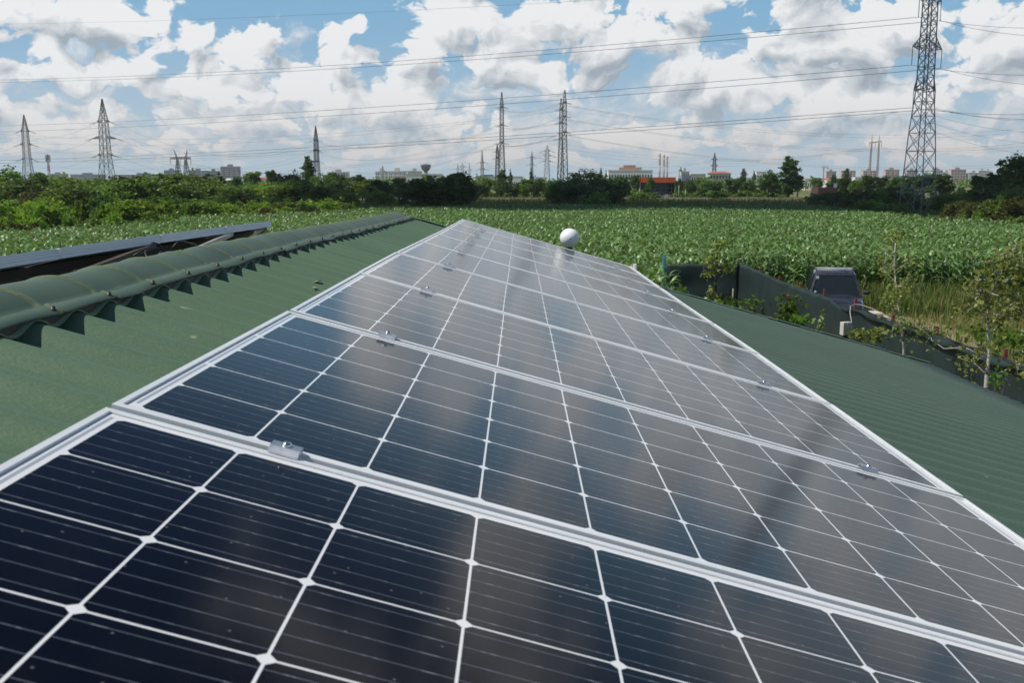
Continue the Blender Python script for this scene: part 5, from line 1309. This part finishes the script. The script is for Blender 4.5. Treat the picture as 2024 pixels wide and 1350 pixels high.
for i, p in enumerate(WP['L'][:4]): wire(p, WP['M'][i % 4], 7, 0.036, '%s wire from the drooping arm pylon to the dark small pylon' % ORD[i])
for i in range(4): wire(P(1846, 212 + 16 * i, 140), P(2090, 236 + 24 * i, 170), .8, 0.016, '%s of the thin wires leaving the small brackets of the big pylon' % ORD[i])
# ---------------------------------------------------------------- buildings along the horizon
M_WIN = simple('window_dark', (.045, .055, .065), .3, 0, .3, .3)
BM = {}
def bmat(col, rough=.85):
    if col not in BM: BM[col] = simple('facade_%d' % len(BM), col, rough, 0, .10, .08)
    return BM[col]
WHITE = (.74, .73, .70); PINK = (.58, .43, .38); CREAM = (.64, .56, .45); GREY = (.26, .29, .33); PALE = (.58, .57, .54); RED = (.36, .11, .08); BROWN = (.16, .10, .08); BLUEG = (.20, .24, .30)
def building(name, label, x0, x1, yt, Y, col, floors=3, cols=5, depth=None, roof=None, roof_h=0, band=None, group=None, rz=0.0, yb=None, balcony=False, parapet=True):
    s = Y / F; w = (x1 - x0) * s; a = P((x0 + x1) / 2, 358, Y); H = HC + (358 - yt) * s; z0 = 0; d = depth or max(6, w * .45); Hb = H - roof_h * s
    t = thing(name, label, 'building', (a.x, a.y + d / 2, 0), rz, group)
    b = MB(); b.box((-w/2, -d/2, z0), (w/2, d/2, Hb)); b.build('wall', bmat(col), t)
    if roof == 'gable':
        o = w * .03; b = MB(); b.add([(-w/2-o,-d/2-o,Hb),(w/2+o,-d/2-o,Hb),(w/2+o,d/2+o,Hb),(-w/2-o,d/2+o,Hb),(-w/2-o,0,H),(w/2+o,0,H)], [(0,1,5,4),(2,3,4,5),(0,4,3),(1,2,5),(3,2,1,0)]); b.build('roof', bmat(band or RED), t)
    elif roof == 'front':
        b = MB(); b.add([(-w/2,-d/2-.3,Hb),(w/2,-d/2-.3,Hb),(w/2,d/2,Hb),(-w/2,d/2,Hb),(0,-d/2-.3,H),(0,d/2,H)], [(0,1,4),(1,2,5,4),(3,0,4,5),(2,3,5),(3,2,1,0)]); b.build('roof', bmat(band or BROWN), t)
        b = MB(); b.add([(-w/2,-d/2-.32,Hb),(w/2,-d/2-.32,Hb),(0,-d/2-.32,H-.3)], [(0,1,2)]); b.build('gable', bmat(col), t)
    elif roof == 'hip':
        o = .5; r = w * .22; b = MB(); b.add([(-w/2-o,-d/2-o,Hb),(w/2+o,-d/2-o,Hb),(w/2+o,d/2+o,Hb),(-w/2-o,d/2+o,Hb),(-w/2+r,0,H),(w/2-r,0,H)], [(0,1,5,4),(1,2,5),(2,3,4,5),(3,0,4),(3,2,1,0)]); b.build('roof', bmat(band or RED), t)
    elif parapet:
        b = MB(); b.box((-w/2-.15, -d/2-.15, Hb), (w/2+.15, d/2+.15, Hb + .5)); b.build('parapet', bmat(tuple(c * .8 for c in col)), t)
        if floors >= 4: b = MB(); b.box((-w*.15, -d*.2, Hb+.5), (w*.12, d*.2, Hb + 2.8)); b.build('roof_hut', bmat(tuple(c * .75 for c in col)), t)
    if floors and cols:
        fh = (Hb - z0 - .6) / floors; cw = w / cols; vis0 = 0
        wm = MB(); ww = cw * .5; wh = min(fh * .5, 1.9); wm.box((-ww/2, -.06, 0), (ww/2, .12, wh)); me = wm.mesh('window', M_WIN)
        for f in range(floors):
            for c in range(cols):
                link('window', me, t, (-w/2 + cw * (c + .5), -d/2, z0 + fh * f + fh * .3))
        if balcony:
            bl = MB(); bl.box((-cw*.42, -1.2, -.1), (cw*.42, 0, .85)); bme = bl.mesh('balcony', bmat(tuple(min(.7, c * 1.25) for c in col)))
            for f in range(1, floors):
                for c in range(0, cols, 2): link('balcony', bme, t, (-w/2 + cw * (c + .5), -d/2 - .07, z0 + fh * f))
    return t, w, d, H, s
CG = 'apartment and town buildings along the horizon'
building('apartment_block', 'long low grey block far beyond the left woodland, nearest the left frame edge', 96, 128, 344, 1500, GREY, 4, 9)
building('apartment_block', 'long blue grey block on the horizon between the two left pylons', 140, 198, 345, 1500, BLUEG, 4, 12)
building('apartment_block', 'long blue grey block on the horizon right of the second left pylon', 236, 322, 345.5, 1500, BLUEG, 4, 16)
building('apartment_block', 'grey block behind the left leg of the dark portal pylon', 325, 352, 337, 1250, GREY, 6, 8)
building('apartment_block', 'grey block behind the right leg of the dark portal pylon', 374, 407, 338, 1250, GREY, 6, 9, balcony=True)
building('apartment_block', 'darker grey block left of the tall grey tower block', 410, 433, 338.5, 1200, (.20, .22, .26), 6, 6)
building('tower_block', 'tall grey tower block with rows of balconies above the left woodland', 437, 472, 330, 1100, (.33, .33, .34), 9, 7, balcony=True)
building('gable_house', 'white gabled house below the grey blocks', 380, 402, 350.5, 420, WHITE, 1, 3, roof='front', roof_h=4.2, band=BROWN)
building('gable_house', 'second white house with brown roof below the tall tower block', 446, 470, 352, 430, WHITE, 1, 4, roof='gable', roof_h=3.5, band=PALE)
building('gable_house', 'small pink red house right of the first dark poplar', 421, 434, 354, 440, PINK, 1, 2, roof='gable', roof_h=3, band=RED)
building('town_house', 'small white house with flat roof right of the tall tower block', 480, 493, 345, 800, WHITE, 3, 3)
building('gable_house', 'long house with red tiled roof left of the lone poplar', 511, 536, 350, 600, CREAM, 1, 5, roof='gable', roof_h=3, band=RED)
building('town_house', 'pale pink low building just left of the lone poplar', 572, 592, 346, 900, PINK, 2, 4)
building('town_house', 'white roofed building peeping over the dark trees right of the narrow pylon', 648, 688, 341, 900, PALE, 4, 8)
building('apartment_block', 'white apartment block left of the small drooping pylon', 742, 765, 340, 700, WHITE, 5, 5, balcony=True)
building('apartment_block', 'white apartment block right of the small drooping pylon', 768, 802, 339.5, 720, WHITE, 5, 8, balcony=True)
building('apartment_block', 'cream apartment block directly left of the water tower', 806, 833, 339, 900, CREAM, 4, 6)
building('long_hall', 'long white hall with dark window band below the water tower', 803, 872, 345, 560, WHITE, 1, 16)
building('brick_house', 'reddish brown house with dark roof in front of the white apartments', 784, 800, 348.5, 450, (.34, .17, .13), 2, 3, roof='hip', roof_h=3, band=(.12, .07, .06))
building('long_hall', 'long pale hall right of the large central tree', 940, 985, 349, 700, PALE, 1, 10)
building('long_hall', 'low white hall between the slim central pylon and the pylon pair', 1004, 1034, 349.5, 700, WHITE, 1, 8)
building('town_house', 'low pale building behind the pale distant pylon right of centre', 1060, 1080, 351, 800, PALE, 1, 5)
building('long_hall', 'grey roofed hall left of the pale twin pylons', 950, 975, 346, 900, BLUEG, 2, 6)
t, w, d, H, s = building('industrial_hall', 'wide white industrial hall with window bands left of the three chimneys', 1203, 1289, 338, 560, WHITE, 2, 16)
b = MB(); cx0 = (1247 - 1246) * s; b.box((-6, -3, H + .55), (6.5, 5, H + 2.0)); b.box((-3.5, -2, H + 2.0), (3.2, 4, H + 3.3)); b.build('roof_tower', bmat((.45, .27, .19)), t)
building('office_block', 'stepped pale block right of the three chimneys', 1346, 1362, 340, 700, PALE, 4, 4)
building('sheet_hall', 'blue grey sheet metal hall behind the dark trees right of the orange band', 1348, 1366, 346, 500, BLUEG, 0, 0, parapet=False)
building('town_house', 'cream low house left of the red roofed house', 1366, 1394, 345, 600, CREAM, 2, 6)
building('villa', 'cream three storey house with red hipped roof and dark roof deck', 1403, 1444, 338.5, 480, CREAM, 3, 7, roof='hip', roof_h=4, band=(.36, .12, .09))
building('slab_building', 'small white slab building left of the tall leafy poplar', 1495, 1513, 340, 900, WHITE, 2, 3)
building('long_hall', 'very low white roofline just right of the red roofed house', 1462, 1498, 350.5, 800, PALE, 0, 0, parapet=False)
building('apartment_block', 'first pink and grey apartment block from the left right of the tall poplar', 1633, 1652, 339, 1300, PINK, 6, 4)
building('apartment_block', 'second pink apartment block with red stair wall right of the tall poplar', 1662, 1690, 338, 1300, PINK, 7, 5, balcony=True)
building('apartment_block', 'third pink apartment block, behind the legs of the orange portal pylon', 1705, 1732, 338, 1250, PINK, 7, 6, balcony=True)
building('apartment_block', 'fourth pink apartment block, left of the big lattice pylon', 1749, 1776, 336, 1250, PINK, 7, 6, balcony=True)
building('apartment_block', 'pink apartment block seen through the big lattice pylon', 1792, 1812, 337, 1300, PINK, 7, 5)
wl = [(1826,1840,342,WHITE),(1842,1862,337,PALE),(1862,1880,341,WHITE),(1879,1908,336,PINK),(1884,1900,344,(.40,.38,.46)),(1902,1914,343,WHITE),(1914,1936,342,PALE),(1933,1948,338,WHITE),(1946,1960,339,WHITE)]
for j, (a_, c_, y_, col) in enumerate(wl): building('apartment_block', '%s apartment block from the left right of the big lattice pylon' % ORD[j], a_, c_, y_, 1150 + 20 * (j % 3), col, 6, 5, balcony=j % 2 == 0, group='apartment blocks right of the big pylon')
building('long_hall', 'low white row building right of the tall leafy poplar', 1592, 1626, 354, 520, WHITE, 1, 8)
building('gable_house', 'small house with bright red roof below the first pink block', 1634, 1645, 351.5, 480, WHITE, 1, 2, roof='gable', roof_h=3.5, band=(.45, .13, .07))
building('long_hall', 'low white building between the pink blocks', 1690, 1703, 351, 600, WHITE, 1, 3)
building('long_hall', 'pale low building at the far right of the skyline', 1962, 1992, 349, 900, CREAM, 1, 6)
# orange banded dark building
Y = 268; s = Y / F; a = P(1300, 358, Y); t = thing('orange_banded_building', 'black glazed building with a bright orange band along its roof', 'building', (a.x, a.y + 5, 0))
hw = 33 * s; zt = HC + 8 * s; zb = HC - 2.5 * s; M_OR = simple('orange_panel', (.62, .12, .02), .5, 0, .06, .3)
m, g, out = new_mat('black_glazing'); pbsdf(g, out, (.010, .011, .014), .25, 0, .5); M_BG = m
b = MB(); b.box((-hw, -5, .3), (hw, 5, zb)); b.build('glazed_body', M_BG, t)
b = MB(); b.box((-hw - .25, -5.3, zb + .01), (hw + .25, 5.3, zt)); o = b.build('orange_band', M_OR, t)
b = MB(); 
for k in (-.62, .45): b.box((hw * k - .05, -5.34, zb + .1), (hw * k + .05, -5.302, zt - .1))
b.box((-hw * .55, -5.34, zb + .42), (hw * .05, -5.302, zb + .50)); b.build('band_joint', simple('joint_pale', (.55, .35, .25), .6), o)
mm = simple('mullion_grey', (.10, .10, .11), .5)
for k in range(6): b = MB(); x = -hw + 2 * hw * (k + .5) / 6; b.box((x - .05, -5.08, .4), (x + .05, -5.005, zb - .05)); b.build('mullion', mm, t)
for z in (1.4, 2.6): b = MB(); b.box((-hw, -5.12, z), (hw, -5.085, z + .09)); b.build('transom', mm, t)
# graffiti covered wall in front
def graffiti():
    m, g, out = new_mat('painted_low_wall'); co = obj_co(g); n = g.noise(g.v('MULTIPLY', co, (1, 1, 1.6)), 1.5, 3, .7, dim='3D', dist=.8)
    pbsdf(g, out, g.mix(g.rng(n, .50, .53), (.48, .47, .46, 1), (.06, .05, .06, 1)), .8); return m
M_GRAF = graffiti()
for (xa, xb, lab) in ((1262, 1346, 'low white wall with dark spray paint in front of the orange banded building'), (1172, 1212, 'short white spray painted wall piece left of the small grey hut')):
    a = P((xa + xb) / 2, 387.6, 256); b = MB(); hw2 = (xb - xa) / 2 * 256 / F; b.box((-hw2, -.1, 0), (hw2, .1, 1.15)); tag(b.build('graffiti_wall', M_GRAF, None, (a.x, a.y, 0)), lab, 'wall')
building('hut', 'small grey hut with pitched roof left of the orange banded building', 1229, 1247, 374.5, 258, (.24, .24, .26), 1, 2, roof='gable', roof_h=3, band=(.20, .20, .22))
a = P(1246, 360, 258); b = MB(); b.box((-.5, -.5, 0), (.5, .5, 3.2)); b.box((-.5, -.5, 3.2), (.1, .5, 3.9)); tag(b.build('grey_pillar', bmat((.30, .30, .31)), None, (a.x, a.y, 0)), 'grey concrete pillar between the hut and the orange banded building', 'pillar')
for px, yt in ((1264, 372), (1342, 366), (1355, 374), (1483, 378)):
    a = P(px, yt, 254); b = MB(); b.lathe([(.08, 0), (.06, a.z)], 8); tag(b.build('road_pole', bmat((.45, .45, .46)), None, (a.x, a.y, 0)), {1264: 'thin pale pole in front of the left part of the orange banded building', 1342: 'thin pale pole at the right end of the orange banded building', 1355: 'short pale pole before the trees right of the orange building', 1483: 'short white marker post by the road right of centre'}[px], 'pole')
# chimneys
for j, (px, yt, wpx) in enumerate([(1303, 304, 4.4), (1311.5, 306, 4.0), (1318, 309, 3.8)]):
    Y = 1500; a = P(px, 358, Y); r = wpx / 2 / F * Y; H = HC + (358 - yt) / F * Y
    t = thing('chimney', ['leftmost of the three tall red and white chimneys', 'middle one of the three tall red and white chimneys', 'rightmost of the three tall red and white chimneys'][j], 'chimney', (a.x, a.y, 0), group='power plant chimneys')
    b = MB(); b.lathe([(r * 1.1, 0), (r * .98, H * .62)], 20); b.build('shaft', bmat((.42, .35, .33)), t)
    z = H * .62
    for k in range(6):
        z2 = z + H * .38 / 6; rr2 = r * (.98 - .02 * k); b = MB(); b.lathe([(rr2, z + .01), (rr2 * .98, z2)], 20); b.build('band', bmat((.62, .56, .52) if k % 2 else (.42, .26, .22)), t); z = z2
    b = MB(); b.lathe([(r * 1.12, H * .72), (r * 1.12, H * .735)], 20); b.build('gallery', bmat((.25, .2, .2)), t)
# water tower
Y = 1000; a = P(842, 358, Y); s = Y / F; t = thing('water_tower', 'mushroom shaped water tower with dark funnel bowl on a pale stem', 'water tower', (a.x, a.y, 0))
b = MB(); b.lathe([(2.2, 0), (1.9, HC + 19 * s)], 20); b.build('stem', bmat((.42, .38, .38)), t)
b = MB(); b.lathe([(1.8, HC + 19 * s), (4.2, HC + 23.5 * s), (10 * s, HC + 29.5 * s), (10.3 * s, HC + 31 * s), (9.2 * s, HC + 31.8 * s), (5 * s, HC + 33 * s), (.2, HC + 33.5 * s)], 28); b.build('bowl', bmat((.10, .075, .085)), t)
b = MB()
for x in (-5, -2, 1, 4): b.bar((x, 0, HC + 32 * s), (x, 0, HC + 35.5 * s), .2)
b.build('antenna', M_PYLD, t)
# concrete frame
Y = 420; s = Y / F; a = P(1770, 358, Y); t = thing('unfinished_building', 'unfinished pale concrete frame of columns and flat slab left of the big pylon', 'building', (a.x, a.y, 0)); L = 30 * s
b = MB(); b.box((-L, -3, HC + 9.5 * s), (L, 3, HC + 10.8 * s)); b.build('slab', bmat((.36, .35, .33)), t)
for k in range(7): b = MB(); x = -L + .4 + (2 * L - .8) * k / 6; b.box((x - .22, -2.9, 0), (x + .22, -2.5, HC + 9.49 * s)); b.build('column', bmat((.45, .44, .42)), t)
b = MB(); b.box((-L, 2.4, 0), (L, 2.8, HC - 1 * s)); b.build('rear_wall', bmat((.40, .38, .36)), t)
# ruin with dark red brick, billboard, cranes
building('brick_ruin', 'dark red brick building with flat roof half hidden in scrub left of the big pylon', 1618, 1656, 370, 215, (.085, .045, .040), 0, 0, parapet=False, depth=5)
a = P(1651, 372, 225); t = thing('billboard', 'small pale billboard above the dark brick building', 'billboard', (a.x, a.y, 0)); b = MB(); b.box((-.35, -.04, a.z), (.35, .04, a.z + 1.1)); b.build('board', bmat((.40, .45, .52)), t); b = MB(); b.box((-.05, .05, 0), (.05, .13, a.z + .3)); b.build('post', M_PYLD, t)
for j, (px, yt, Y) in enumerate([(1627, 330, 1500), (1846, 333, 1400)]):
    a = P(px, 358, Y); s = Y / F; H = HC + (358 - yt) * s; t = thing('tower_crane', ['tower crane standing over the small pink blocks', 'tower crane behind the apartment blocks right of the big pylon'][j], 'crane', (a.x, a.y, 0))
    b = MB(); lattice(b, [(0, .6, .6), (H, .6, .6)], 1.6, .35, .2); b.build('mast', M_PYLO, t); b = MB()
    b.bar((-5 * s, 0, H - 1), (9 * s, 0, H - 1), .8, .9); b.bar((0, 0, H + 2), (-5 * s, 0, H - .6), .2); b.bar((0, 0, H + 2), (8 * s, 0, H - .6), .2); b.bar((0, 0, H - 1), (0, 0, H + 2), .5); b.build('jib', M_PYLO, t)
    b = MB(); b.box((6.5 * s, -.8, H - 3.4), (8.6 * s, .8, H - 1.5)); b.build('counterweight', bmat((.3, .3, .3)), t)
# parked white van near the road behind the central tree
a = P(806, 391, 205); t = thing('parked_van', 'small white vehicle half hidden by the road left of the central tree', 'van', (a.x, a.y + 3, 0), .2)
b = MB(); b.box((-1.9, -.85, .35), (1.9, .85, 1.1)); b.add([(-1.7,-.8,1.1),(1.1,-.8,1.1),(1.1,.8,1.1),(-1.7,.8,1.1),(-1.5,-.7,1.75),(.5,-.7,1.75),(.5,.7,1.75),(-1.5,.7,1.75)], [(4,5,6,7),(0,1,5,4),(1,2,6,5),(2,3,7,6),(3,0,4,7)]); b.build('body', bmat(WHITE), t, bevel=.06)
b = MB(); b.box((-1.4, -.83, 1.2), (.7, -.78, 1.6)); b.build('window', M_WIN, t)
for x in (-1.2, 1.2): b = MB(); b.lathe([(.32, -.1), (.32, .1)], 16); o = b.build('wheel', M_TYRE, t, (x, -.8, .33)); o.rotation_euler.x = math.pi / 2

# ---------------------------------------------------------------- unseen cloud overhead, outlined so its shadow falls on the far field
def shade_cloud():
    Hc = 600.0; off = Vector((sd.x / sd.z * Hc, sd.y / sd.z * Hc, 0))
    poly = [(-21, 104), (-5, 106), (25, 103), (60, 96), (110, 84), (260, 70), (420, 150), (420, 220), (260, 205), (120, 200), (60, 205), (20, 212), (-30, 214), (-46, 205), (-34, 155)]
    n = len(poly); rs = random.Random(3); ring = []
    for i in range(n):
        a = Vector((*poly[i], 0)); c = Vector((*poly[(i + 1) % n], 0)); m = max(1, int((c - a).length / 9))
        for k in range(m): p = a.lerp(c, k / m); ring.append(p + Vector((rs.uniform(-2.0, 2.0), rs.uniform(-2.2, 2.2), 0)))
    cx = sum((p.x for p in ring)) / len(ring); cy = sum((p.y for p in ring)) / len(ring); cen = Vector((cx, cy, 0)); b = MB(); V = []; m = len(ring)
    lay = [(.90, -8), (1.0, 0), (.93, 22), (.80, 45), (.55, 66), (.25, 80)]
    for s_, z in lay:
        for p in ring: q = cen + (p - cen) * s_; V.append(q + Vector((0, 0, z + 5 * math.sin(q.x * .09) * math.cos(q.y * .11))) + off + Vector((0, 0, Hc)))
    fs = []
    for l in range(len(lay) - 1):
        for i in range(m): a = l * m + i; c = l * m + (i + 1) % m; fs.append((a, c, c + m, a + m))
    fs.append(tuple(reversed(range(m)))); fs.append(tuple(range((len(lay) - 1) * m, len(lay) * m)))
    b.add(V, fs, 0, True)
    m_, g, out = new_mat('cloud_white'); pbsdf(g, out, (.85, .86, .88), 1.0, 0, 0)
    return kind(b.build('cloud', m_), 'structure')
shade_cloud()

# ---------------------------------------------------------------- summer haze
HAZE = 1.5e-4
if HAZE:
    b = MB(); b.box((-3500, -60, -1), (3500, 3200, 110)); m_, g, out = new_mat('haze_air'); v = g.n('ShaderNodeVolumePrincipled')
    v.inputs['Color'].default_value = (.80, .88, .96, 1); v.inputs['Density'].default_value = HAZE; v.inputs['Anisotropy'].default_value = .2
    g.nt.links.new(v.outputs[0], out.inputs['Volume']); kind(b.build('haze', m_), 'stuff')
